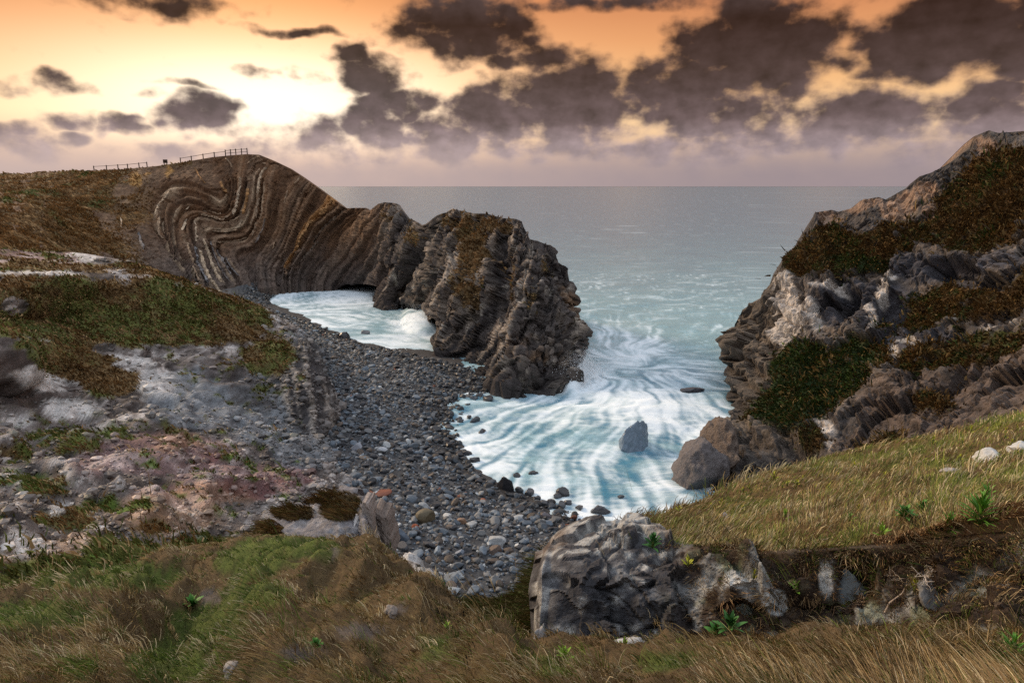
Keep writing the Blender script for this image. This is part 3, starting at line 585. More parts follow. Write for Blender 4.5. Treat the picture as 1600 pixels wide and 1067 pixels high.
# ---- foreground turf (columns: far -> near, heights)
FORE = [
    [(-260, 990, 16.9), (-260, 1040, 18), (-260, 1100, 19.3), (-250, 1300, 21.4)], [(-120, 968, 16.8), (-120, 1020, 18), (-120, 1080, 19.4), (-120, 1300, 21.6)],
    [(0, 938, 16.6), (0, 1000, 18.1), (0, 1067, 19.6), (0, 1300, 21.7)], [(130, 897, 16.0), (150, 960, 17.6), (150, 1067, 19.8), (120, 1300, 21.8)],
    [(200, 880, 15.8), (220, 930, 17.0), (225, 1000, 18.6), (220, 1067, 19.9), (190, 1300, 21.8)],
    [(258, 865, 15.6), (280, 920, 16.9), (290, 980, 18.2), (290, 1067, 20), (260, 1300, 21.8)], [(330, 846, 15.2), (345, 900, 16.5), (355, 960, 17.9), (360, 1067, 20.1), (330, 1300, 21.8)],
    [(400, 838, 15.0), (410, 880, 16.0), (420, 940, 17.5), (420, 1000, 18.9), (430, 1067, 20.2), (410, 1300, 21.8)],
    [(470, 838, 14.8), (480, 885, 16.0), (490, 945, 17.5), (495, 1005, 18.9), (500, 1067, 20.2), (480, 1300, 21.8)],
    [(530, 845, 14.6), (540, 890, 15.9), (548, 950, 17.4), (555, 1010, 18.9), (565, 1067, 20.2), (560, 1300, 21.8)],
    [(590, 858, 14.5), (595, 905, 15.8), (602, 960, 17.3), (610, 1020, 19), (620, 1067, 20.2), (620, 1300, 21.8)],
    [(632, 876, 14.5), (640, 922, 15.8), (648, 980, 17.5), (655, 1030, 19), (665, 1067, 20.2), (670, 1300, 21.8)],
    [(664, 905, 14.9), (672, 945, 16.1), (682, 995, 17.8), (692, 1035, 19.1), (700, 1067, 20.2), (700, 1300, 21.8)],
    [(694, 945, 15.7), (700, 975, 16.7), (708, 1015, 18.2), (720, 1045, 19.4), (730, 1067, 20.2), (730, 1300, 21.8)],
    [(716, 985, 16.9), (724, 1008, 17.6), (735, 1035, 18.8), (755, 1055, 19.8), (765, 1067, 20.3), (770, 1300, 21.8)],
    [(745, 1008, 17.6), (755, 1022, 18.1), (770, 1042, 18.9), (790, 1056, 19.8), (800, 1069, 20.3), (800, 1300, 21.8)],
    [(800, 1014, 17.8), (805, 1026, 18.3), (812, 1042, 19), (822, 1056, 19.7), (830, 1069, 20.3), (830, 1300, 21.8)],
    [(940, 1014, 18.0), (945, 1026, 18.6), (950, 1040, 19.2), (958, 1067, 20.4), (960, 1300, 21.9)], [(1090, 1010, 18.2), (1095, 1024, 18.8), (1100, 1038, 19.4), (1110, 1067, 20.6), (1110, 1300, 22)],
    [(1180, 1000, 18.4), (1182, 1015, 19), (1185, 1035, 19.9), (1190, 1067, 20.8), (1190, 1300, 22)], [(1260, 985, 18.7), (1262, 1000, 19.4), (1265, 1030, 20.3), (1270, 1067, 21), (1270, 1300, 22.1)],
    [(1330, 970, 18.9), (1335, 985, 19.6), (1340, 1020, 20.5), (1345, 1067, 21.2), (1345, 1300, 22.1)], [(1420, 962, 19.2), (1425, 975, 19.9), (1430, 1010, 20.7), (1435, 1067, 21.4), (1430, 1300, 22.2)],
    [(1520, 968, 19.6), (1525, 985, 20.2), (1530, 1020, 20.9), (1540, 1067, 21.5), (1530, 1300, 22.2)], [(1640, 965, 20.0), (1640, 990, 20.6), (1640, 1025, 21.1), (1640, 1067, 21.6), (1640, 1300, 22.3)], [(1850, 950, 20.4), (1850, 985, 20.9), (1850, 1020, 21.3), (1850, 1067, 21.7), (1850, 1300, 22.4)],
    [(2400, 930, 20.9), (2400, 970, 21.3), (2400, 1010, 21.6), (2400, 1067, 21.9), (2400, 1300, 22.6)],
]
C = Sheet(FORE, 480, 230, 'z'); p = C.flat(); px, py = C.px.ravel(), C.py.ravel()
lft = sm(px, 1000, 650) + .25
tus = ridged(np.c_[p[:, 0] * .8 + p[:, 1] * .5, p[:, 1] * .45 - p[:, 0] * .3, p[:, 2] * .3], .75, 3, gain=.45, seed=101)
d = fbm(p, .35, 3, seed=102) * .32 * lft + tus * (.12 + .42 * lft) + fbm(p, 1.3, 3, seed=103) * .26 + ridged(p, 2.6, 2, seed=104) * .07
d = d - .55 * blob(px, py, [(330, 985, 80, 70), (265, 1045, 90, 60), (395, 890, 100, 26, .7), (180, 940, 120, 26, .5)]) + .30 * blob(px, py, [(560, 920, 110, 60), (470, 960, 60, 60, .8), (120, 1010, 120, 50, .8), (640, 990, 50, 60, .6)])
edgeC = np.clip(np.arange(C.nv)[:, None] / 20., .5, 1) * np.ones((1, C.nu)); C.push(d * edgeC.ravel() * np.clip(proj(C.P)[2].ravel() / 7.5, .2, 1)); TUS = tus
C.match_crest([(-260, 990), (-120, 968), (0, 938), (130, 897), (200, 880), (258, 864), (300, 852), (330, 850), (400, 836), (440, 840), (470, 837), (530, 846), (570, 850), (600, 863), (640, 884), (664, 906), (694, 945), (716, 985), (745, 1008), (800, 1014), (940, 1014), (1090, 1010), (1260, 985), (1420, 962), (1520, 968), (1640, 965), (1900, 950), (2400, 930)], 60, -240, 2380)
C.extend('right', [(2.5, .2, .15), (8, .5, .5), (16, 1, 1)]); C.extend('left', [(-3, 0, .1), (-10, 0, .5)]); C.extend('bottom', [(0, -2, .3), (0, -6, .5)])
C.extend('top', [(0, .35, -.25), (.1, .6, -1.0), (.2, .8, -3), (0, 1, -4)])
p = C.flat(); px, py = C.px.ravel(), C.py.ravel(); n1 = fbm(p, .7, 4, seed=105); n2 = fbm(p, 2.5, 3, seed=106)
TUSC = ridged(np.c_[p[:, 0] * .8 + p[:, 1] * .5, p[:, 1] * .45 - p[:, 0] * .3, p[:, 2] * .3], .75, 3, gain=.45, seed=101)
GREEN_C = sm(blob(px + n1 * 30, py + n2 * 12, [(480, 855, 60, 22, .9), (330, 980, 70, 40), (270, 1035, 90, 40), (390, 880, 70, 30), (400, 930, 60, 30, .9), (160, 900, 150, 30, .8), (40, 960, 160, 30, .7), (430, 850, 80, 16, .8), (850, 1040, 60, 22, .7), (1030, 1030, 60, 22, .7), (1590, 1040, 50, 30, .8), (120, 1040, 40, 30, .6), (690, 1020, 60, 30, .3)]) + .35 * n2 - .35 * TUSC + .35 * n1 + .28, .18, .5)
BARE_C = sm(blob(px + n1 * 14, py + n2 * 8, [(330, 935, 26, 12), (620, 950, 18, 12, .8), (560, 985, 60, 22, .7), (480, 1020, 60, 24, .6), (365, 1045, 26, 10, .8), (520, 860, 18, 8, .6)]) + .3 * n2, .35, .6)
c = lerp(np.tile(srgb(92, 76, 52), (len(p), 1)), srgb(82, 92, 42), GREEN_C); c = c * (1 + .4 * perlin(p * 6, 301) + .35 * perlin(p * 15, 302))[:, None]; c = lerp(c, srgb(98, 90, 84), BARE_C)
COL_C = c
o_turf = C.make('grass_bank', M_SOIL, c, kind='structure', label='tussocky foreground turf sloping down to the gully and beach')

# ---- grassy brow on the right
BROW = [
    [(955, 832, 14), (962, 838, 12), (972, 846, 10.6), (985, 862, 9.9)], [(1000, 818, 14.5), (1005, 826, 12.5), (1010, 838, 10.8), (1015, 858, 9.8)], [(1045, 804, 15), (1050, 816, 13), (1055, 832, 11), (1058, 856, 9.5)],
    [(1120, 778, 16.5), (1120, 800, 13.5), (1120, 830, 10.7), (1118, 850, 9.5)], [(1210, 738, 18), (1210, 770, 14.5), (1210, 812, 11.2), (1205, 860, 8.95)], [(1300, 714, 18.5), (1300, 750, 14.5), (1300, 802, 10.8), (1300, 854, 8.45)],
    [(1400, 694, 18.5), (1400, 735, 14), (1400, 792, 10.2), (1400, 848, 7.86)], [(1500, 669, 18), (1500, 720, 13.5), (1500, 782, 9.6), (1500, 840, 7.25)], [(1600, 645, 17), (1605, 700, 12.7), (1610, 772, 9), (1620, 830, 6.62)], [(1800, 600, 16), (1805, 665, 12), (1810, 750, 8.5), (1820, 816, 6.02)], [(2400, 560, 15), (2400, 640, 11), (2400, 730, 7.8), (2400, 800, 5.5)]]
Fb = Sheet(BROW, 370, 120, 't'); p = Fb.flat()
d = fbm(p, .45, 4, seed=111) * .34 + ridged(p, .9, 3, seed=112) * .16; e = np.clip(np.arange(Fb.nv)[:, None] / 12., .3, 1) * np.ones((1, Fb.nu)); Fb.push(d * e.ravel())
Fb.extend('right', [(2.5, .3, .35), (8, 1, 1.2), (16, 2, 2)])
Fb.extend('top', [(0, .8, -.7), (.2, 2, -3), (.5, 3, -8)]); Fb.extend('bottom', [(0, .04, -.07), (0, .3, -.12)])
p = Fb.flat(); px, py = Fb.px.ravel(), Fb.py.ravel(); n1 = fbm(p, .8, 4, seed=113); n2 = fbm(p, 3, 3, seed=114)
GREEN_F = sm(n1 + .4 * n2 + .25 * sm(py, 800, 720), .05, .5)
COL_F = lerp(np.tile(srgb(98, 78, 50), (len(p), 1)), srgb(92, 94, 42), GREEN_F) * (1 + .4 * perlin(p * 5, 303))[:, None]
o_brow = Fb.make('grassy_brow', M_SOIL, COL_F, kind='structure', label='grassy brow above the rock outcrop, falling away to the sea')

# ---- right-hand cliff (columns: crest -> foot, camera depth); first columns wrap behind the edge
RIGHT = [
    [(1166, 496, 98), (1160, 540, 97), (1154, 595, 94), (1156, 645, 90), (1146, 684, 80), (1124, 735, 70), (1112, 792, 62)],
    [(1158, 490, 88), (1149, 530, 86), (1141, 590, 82), (1144, 645, 77), (1130, 688, 67), (1106, 738, 60), (1094, 800, 53)],
    [(1176, 475, 84), (1166, 528, 81), (1158, 590, 77), (1158, 645, 72.5), (1144, 690, 64), (1122, 742, 57.5), (1112, 806, 52)],
    [(1198, 460, 82), (1188, 520, 79), (1182, 580, 75), (1177, 640, 69), (1162, 692, 62), (1142, 745, 56), (1132, 810, 51)],
    [(1224, 412, 80), (1225, 480, 76), (1225, 550, 71), (1220, 620, 65), (1205, 690, 58), (1190, 750, 53), (1180, 815, 49)],
    [(1256, 372, 78), (1264, 440, 74), (1265, 520, 69), (1260, 600, 63), (1250, 680, 56.5), (1240, 745, 51), (1230, 815, 47)],
    [(1270, 340, 77.5), (1284, 425, 73), (1288, 515, 68), (1284, 600, 62), (1276, 680, 55.5), (1266, 745, 50), (1258, 805, 46)],
    [(1288, 329, 77), (1306, 420, 72), (1310, 510, 67), (1305, 600, 61), (1300, 680, 54), (1290, 745, 48.5), (1285, 800, 45)],
    [(1350, 313, 74), (1365, 410, 69), (1370, 500, 64), (1370, 590, 57.5), (1365, 670, 51.5), (1360, 740, 46), (1355, 800, 42)], [(1380, 311, 73), (1394, 405, 68), (1400, 495, 63), (1400, 585, 56), (1398, 665, 50), (1395, 740, 45), (1392, 800, 41)],
    [(1408, 299, 72), (1422, 400, 66.5), (1430, 490, 61.5), (1430, 580, 55), (1430, 660, 49), (1430, 740, 43.5), (1430, 800, 40)], [(1440, 275, 70), (1450, 390, 65), (1458, 485, 60), (1460, 575, 53.5), (1460, 655, 47.7), (1460, 735, 42), (1460, 800, 39)],
    [(1486, 255, 68.5), (1495, 370, 63), (1502, 475, 57.8), (1505, 565, 51.3), (1505, 650, 45.7), (1505, 730, 40.4), (1505, 800, 37.5)], [(1514, 228, 67.5), (1524, 350, 62), (1532, 455, 56.6), (1536, 555, 50), (1540, 645, 44), (1540, 725, 39.4), (1540, 800, 36.4)],
    [(1526, 207, 67), (1538, 335, 61.2), (1548, 450, 55.7), (1555, 550, 49), (1560, 640, 43), (1560, 720, 38.6), (1560, 800, 35.5)], [(1560, 204, 65), (1575, 330, 59), (1590, 440, 53.5), (1600, 540, 47), (1600, 630, 41.5), (1600, 720, 37), (1600, 800, 34)],
    [(1660, 202, 61), (1680, 320, 55), (1690, 440, 50), (1700, 540, 44), (1700, 640, 39), (1700, 720, 35), (1700, 800, 32)], [(1850, 190, 57), (1860, 320, 51), (1860, 440, 46), (1860, 540, 41), (1860, 640, 36), (1860, 720, 33), (1860, 800, 30)],
    [(2500, 170, 48), (2500, 320, 43), (2500, 440, 39), (2500, 540, 35), (2500, 640, 31), (2500, 720, 28), (2500, 800, 26)]]
G = Sheet(RIGHT, 450, 330, 't'); p = G.flat(); px, py = G.px.ravel(), G.py.ravel()
n1 = fbm(p, .3, 4, seed=121); n2 = fbm(p, 1.1, 3, seed=122); wx, wy = px + n1 * 18 + n2 * 7, py + n1 * 12 + n2 * 7
VG = [[(1232, 385), (1262, 370), (1300, 345), (1350, 370), (1400, 345), (1445, 330), (1470, 300), (1500, 270), (1540, 235), (1620, 225), (1900, 225), (1900, 380), (1600, 388), (1500, 400), (1450, 385), (1420, 405), (1395, 420), (1350, 425), (1300, 432), (1255, 438), (1222, 425)],
      [(1430, 470), (1480, 445), (1560, 460), (1620, 440), (1900, 430), (1900, 520), (1620, 480), (1520, 500), (1460, 520), (1420, 520), (1405, 505)],
      [(1205, 600), (1215, 560), (1250, 535), (1310, 560), (1340, 540), (1390, 545), (1400, 570), (1360, 605), (1320, 630), (1290, 655), (1240, 670), (1200, 668), (1160, 665), (1185, 630)],
      [(1400, 570), (1430, 545), (1500, 530), (1560, 520), (1900, 500), (1900, 540), (1580, 550), (1480, 580), (1420, 585)],
      [(1270, 660), (1290, 680), (1280, 695), (1240, 680)], [(1420, 620), (1460, 610), (1500, 640), (1440, 640)], [(1340, 690), (1400, 680), (1420, 700), (1340, 715)]]
vg = np.zeros(len(p))
nf = fbm(p, 1.7, 3, .6, seed=130)
for poly in VG:
    q_ = sum(inpoly(px + n1 * a_ + n2 * b_, py + n1 * c_ + n2 * b_, poly).astype(float) for a_, b_, c_ in ((22, 9, 14), (-26, 12, -10), (10, -16, 26), (-8, -20, -24), (34, 22, 6))) / 5
    vg = np.maximum(vg, sm(q_ + .75 * nf + .2 * n2, .42, .62))
vg *= sm(fbm(p, .7, 4, .6, seed=128), .42, .22); vg = np.maximum(vg, sm(fbm(p, .25, 4, seed=123) + .35 * n2, .42, .52) * .8 * (py > 440) * (px > 1250)); vg *= 1 - .9 * inpoly(wx, wy, [(1370, 345), (1390, 325), (1425, 312), (1470, 320), (1440, 350), (1400, 352)])
tilt = np.c_[p[:, 0] * .95 - p[:, 2] * .28, p[:, 1] * .8, (p[:, 2] * .95 + p[:, 0] * .28) * .5]; wv = np.c_[n1, n2, n1 + n2] * .3
h1, k1, cid = facets(tilt * .17 + wv, 13, 1.3); h2, k2, gid = facets(tilt * .5 + wv, 14, 1.4); h3, k3, _ = facets(tilt * 1.3, 16, 1.4)
jnt = sm(1 - np.abs(perlin(np.c_[p[:, 0] * .55 + p[:, 2] * .42 + n1 * .8, p[:, 1] * .4, p[:, 2] * .12], 33)) * 2, .82, 1.0); jn2 = sm(1 - np.abs(perlin(np.c_[p[:, 2] * .8 - p[:, 0] * .35 + n1, p[:, 1] * .2, p[:, 0] * .1], 34)) * 2, .85, 1.0)
lay = perlin(np.c_[p[:, 2] * .9 + p[:, 0] * .35 + n1, p[:, 0] * .03, p[:, 1] * .03], 15)
edgeb = sm(px, 1262, 1205) * (py > 420)
d = fbm(p, .09, 4, seed=124) * 1.5 + (h1 * 1.3 + h2 * .42 + h3 * .10 - k1 * .4 - k2 * .1 + fbm(p, 1.6, 3, .6, seed=129) * .08) * (1 - .4 * sm(py, 560, 640)) * (1 - .7 * vg) + ridged(p, .3, 4, seed=125) * .55 * (1 - .5 * vg) + lay * (.35 + .8 * edgeb) * (1 - vg) + n2 * .2
d += vg * .25 - (jnt + .7 * jn2) * .45 * (1 - vg) * (1 - .6 * sm(py, 560, 640))
d -= 2.2 * sm(blob(px, py, [(1330, 480, 28, 36), (1400, 490, 30, 30, .8), (1500, 425, 60, 22, .8), (1235, 700, 60, 30, .6)]), .1, .6)
ed = np.clip(np.arange(G.nv)[:, None] / 25., .45, 1) * np.ones((1, G.nu)); G.push(d * .92 * ed.ravel()); G.match_crest([(1140, 510), (1158, 490), (1170, 476), (1194, 463), (1197, 450), (1206, 440), (1220, 420), (1226, 399), (1254, 378), (1258, 362), (1268, 346), (1274, 332), (1300, 328), (1310, 331), (1330, 326), (1345, 313), (1372, 308), (1384, 312), (1405, 300), (1420, 292), (1436, 276), (1455, 270), (1478, 258), (1490, 250), (1515, 232), (1520, 214), (1545, 204), (1560, 208), (1600, 205), (1700, 200)], 70, 1150, 1800)
G.extend('top', [(1, 3, -.6), (2, 8, -3), (2, 10, -14), (2, 10, -20)]); G.extend('bottom', [(0, 0, -3)])
def padg(a): a = np.asarray(a).reshape(G.nv - 5, G.nu); return np.concatenate([np.repeat(a[:1], 4, 0), a, a[-1:]], 0).ravel()
vg, cid, gid, n1, n2, wx, wy, px, py, edgeb, jnt, jn2 = map(padg, (vg, cid, gid, n1, n2, wx, wy, px, py, edgeb, jnt, jn2)); p = G.flat()
c = lerp(np.tile(srgb(90, 85, 83), (len(p), 1)), srgb(134, 122, 112), sm(n1 + (cid - .5) * .8 + .3 * n2, -.3, .6))
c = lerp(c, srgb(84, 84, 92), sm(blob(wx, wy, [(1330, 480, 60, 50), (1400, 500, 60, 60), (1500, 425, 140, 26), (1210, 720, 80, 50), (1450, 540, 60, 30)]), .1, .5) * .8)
c = lerp(c, srgb(124, 112, 98), sm(edgeb, 0, .6) * .6); c = lerp(c, srgb(112, 98, 90), sm(blob(wx, wy, [(1480, 640, 160, 60), (1560, 590, 90, 60), (1400, 690, 100, 40)]), .05, .4) * .8)
wh = blob(wx, wy, [(1232, 470, 30, 50), (1222, 510, 20, 40, .9), (1250, 500, 30, 40, .8), (1280, 505, 16, 36, .9), (1300, 450, 36, 12, .8), (1376, 465, 10, 26, 1.1), (1366, 510, 8, 30, .9), (1392, 440, 22, 9, .8), (1400, 555, 10, 20, 1), (1420, 540, 26, 9, .9), (1500, 505, 22, 8, .8), (1545, 515, 24, 8, .8), (1290, 665, 20, 22, .8), (1300, 690, 12, 26, .6), (1590, 505, 20, 8, .6)])
c = lerp(c, srgb(56, 52, 52), np.maximum(jnt, .8 * jn2) * .7); c = lerp(c, srgb(230, 220, 210), sm(wh + .45 * n2 + .2 * (gid - .5), .34, .62) * .9)
c = lerp(c, srgb(176, 146, 124), sm(blob(wx, wy, [(1405, 332, 36, 22), (1455, 335, 12, 24, .9), (1440, 295, 26, 20, .9), (1420, 305, 24, 14, .8), (1530, 222, 26, 18, .7), (1350, 318, 40, 12, .7), (1295, 338, 26, 16, .8)]), .1, .5) * .8)
vcol = lerp(np.tile(srgb(88, 66, 38), (len(p), 1)), srgb(66, 70, 32), sm(n2 + .8 * n1, -.3, .35)); vcol = lerp(vcol, srgb(44, 66, 36), sm(blob(wx, wy, [(1280, 590, 130, 80), (1360, 415, 90, 20, .5), (1230, 650, 60, 30)]), .05, .5) * .8)
vcol = lerp(vcol, srgb(118, 84, 46), sm(fbm(p, .2, 3, seed=127), .05, .45) * .8 * (py < 440)); c = lerp(c, vcol, vg); c = lerp(c, srgb(58, 56, 58), sm(p[:, 2] + n1, 2.4, .6) * .6)
c = c * (.78 + .32 * perlin(p * 1.1, 98) + .28 * perlin(p * 2.7, 99))[:, None]; VEG_G = vg; COL_G = c
o_right = G.make('tall_cliff', M_ROCKFACE, c, smooth=False, kind='structure', label='tall pale and dark rock cliff with turf ledges right of the inlet')

# ---- rock outcrop under the brow
OUT = [
    [(850, 880, 11.4), (842, 915, 11.3), (840, 960, 11.0), (842, 1000, 10.8), (846, 1040, 10.6)], [(842, 876, 10.5), (834, 912, 10.3), (832, 955, 10.1), (832, 1000, 9.9), (832, 1040, 9.8)],
    [(848, 864, 10.2), (838, 898, 9.75), (836, 945, 9.55), (834, 1000, 9.35), (834, 1040, 9.25)], [(872, 838, 10.4), (864, 868, 9.75), (860, 905, 9.35), (854, 960, 9.1), (852, 1040, 8.9)],
    [(905, 822, 10.6), (905, 860, 9.7), (900, 900, 9.15), (896, 960, 8.95), (892, 1040, 8.75)], [(945, 812, 10.7), (950, 850, 9.8), (950, 895, 9.1), (950, 960, 8.85), (950, 1040, 8.62)],
    [(995, 819, 10.5), (1000, 852, 9.65), (1008, 892, 9.0), (1010, 960, 8.7), (1012, 1040, 8.5)], [(1045, 842, 9.9), (1052, 868, 9.3), (1060, 908, 8.8), (1062, 965, 8.6), (1070, 1040, 8.4)],
    [(1110, 854, 9.35), (1115, 880, 8.9), (1120, 920, 8.6), (1125, 970, 8.4), (1130, 1035, 8.2)], [(1200, 864, 8.8), (1204, 890, 8.6), (1206, 930, 8.3), (1210, 970, 8.15), (1215, 1020, 7.95)],
    [(1300, 858, 8.3), (1300, 885, 8.15), (1302, 920, 7.95), (1305, 955, 7.8), (1310, 1005, 7.55)], [(1400, 852, 7.7), (1400, 880, 7.6), (1402, 910, 7.45), (1402, 945, 7.3), (1405, 990, 7.05)],
    [(1500, 844, 7.1), (1500, 872, 7.05), (1500, 905, 6.95), (1500, 940, 6.8), (1500, 990, 6.5)], [(1620, 834, 6.5), (1620, 862, 6.45), (1620, 900, 6.35), (1620, 950, 6.15), (1620, 995, 5.9)], [(1800, 820, 5.9), (1800, 855, 5.85), (1800, 900, 5.8), (1800, 950, 5.6), (1800, 1000, 5.4)], [(2400, 802, 5.4), (2400, 845, 5.3), (2400, 890, 5.2), (2400, 945, 5.05), (2400, 1005, 4.9)]]
E = Sheet(OUT, 400, 190, 't'); p = E.flat(); px, py = E.px.ravel(), E.py.ravel()
rk = sm(px, 1100, 1010); tilt = np.c_[p[:, 0] * .9 + p[:, 2] * .4, p[:, 1], p[:, 2] - p[:, 0] * .4]; wv = np.c_[fbm(p, 1.5, 2, seed=1), fbm(p, 1.5, 2, seed=2), fbm(p, 1.5, 2, seed=3)] * .4; h1, k1, cid = facets(tilt * .6 + wv, 17, 1.2); h2, k2, gid = facets(tilt * 1.7 + wv * 1.5, 18, 1.3); h3, k3, _ = facets(tilt * 7.5, 20, 1.4)
n1 = fbm(p, 1.2, 4, seed=131); n2 = fbm(p, 5, 3, seed=132)
d = fbm(p, .6, 3, seed=133) * .20 + h1 * (.30 + .12 * (1 - rk)) + h2 * .10 + h3 * .02 + ridged(p, 1.6, 4, seed=134) * (.06 + .08 * (1 - rk)) - k1 * .03 + n2 * .03 + fbm(p, 11, 2, seed=139) * .012 - sm(1 - np.abs(perlin(np.c_[p[:, 0] * 1.1 + p[:, 2] * .9, p[:, 1], p[:, 2] * .3] * 1.3, 35)) * 2, .86, 1) * .06
d -= .55 * sm(blob(px, py, [(868, 905, 26, 16), (885, 912, 22, 10)]), .1, .7); d += .2 * (1 - rk) * sm(fbm(p, 1.8, 2, seed=135), .1, .5)
jj = np.clip((np.arange(E.nu) - 6) / 40., .12, 1)[None] * np.ones((E.nv, 1)); ii = np.where(E.px > 1050, np.clip(np.arange(E.nv)[:, None] / 22. - .1, 0, 1), 1.0)
E.push(d * jj.ravel() * ii.ravel()); E.extend('right', [(2.5, .2, .25), (8, .7, .9), (16, 1.5, 1.6)]); E.extend('top', [(0, .5, -.25), (0, 1, -1)]); E.extend('bottom', [(0, 0, -1)])
p = E.flat(); px, py = E.px.ravel(), E.py.ravel(); n1 = fbm(p, 1.2, 4, seed=131); n2 = fbm(p, 5, 3, seed=132); g1, g2, gid = cells(p * 3.2, 19); rk = sm(px + n1 * 40, 1110, 1020)
pale = srgb(186, 186, 182)
c = lerp(np.tile(srgb(62, 62, 66), (len(p), 1)), srgb(124, 124, 126), sm(n1 + .7 * n2, -.2, .5)); c = lerp(c, pale, sm(n2 + .5 * n1 + .3 * sm(py, 900, 840), .2, .5) * .7)
c = lerp(c, srgb(106, 88, 74), sm(fbm(p, .9, 3, seed=137), .12, .45) * .7)
so = lerp(np.tile(srgb(58, 46, 38), (len(p), 1)), srgb(88, 74, 60), sm(n2, -.2, .4)); so = lerp(so, srgb(166, 168, 166), sm(fbm(p, 1.4, 4, seed=138) + .3 * n2, .04, .30) * .85); so = lerp(so, srgb(120, 132, 104), sm(fbm(p, 2.2, 3, seed=140), .15, .4) * .5)
c = lerp(so, c, rk); wh = blob(px + n1 * 8, py + n2 * 6, [(1210, 940, 24, 26), (1290, 905, 16, 40, .7), (1150, 905, 26, 20, .7), (1440, 915, 26, 14, .5)]); c = lerp(c, srgb(214, 216, 214), sm(wh, .2, .5) * .8)
er = (np.arange(len(p)) // E.nu); c = lerp(c, srgb(62, 50, 38), sm(er + n1 * 8, 24, 12) * (1 - rk) * .9); COL_E = c; RK_E = rk
o_out = E.make('rock_outcrop', M_OUTCROP, c, smooth=False, label='grey limestone outcrop with a notch, jutting from the grassy bank above the beach', category='rock outcrop')

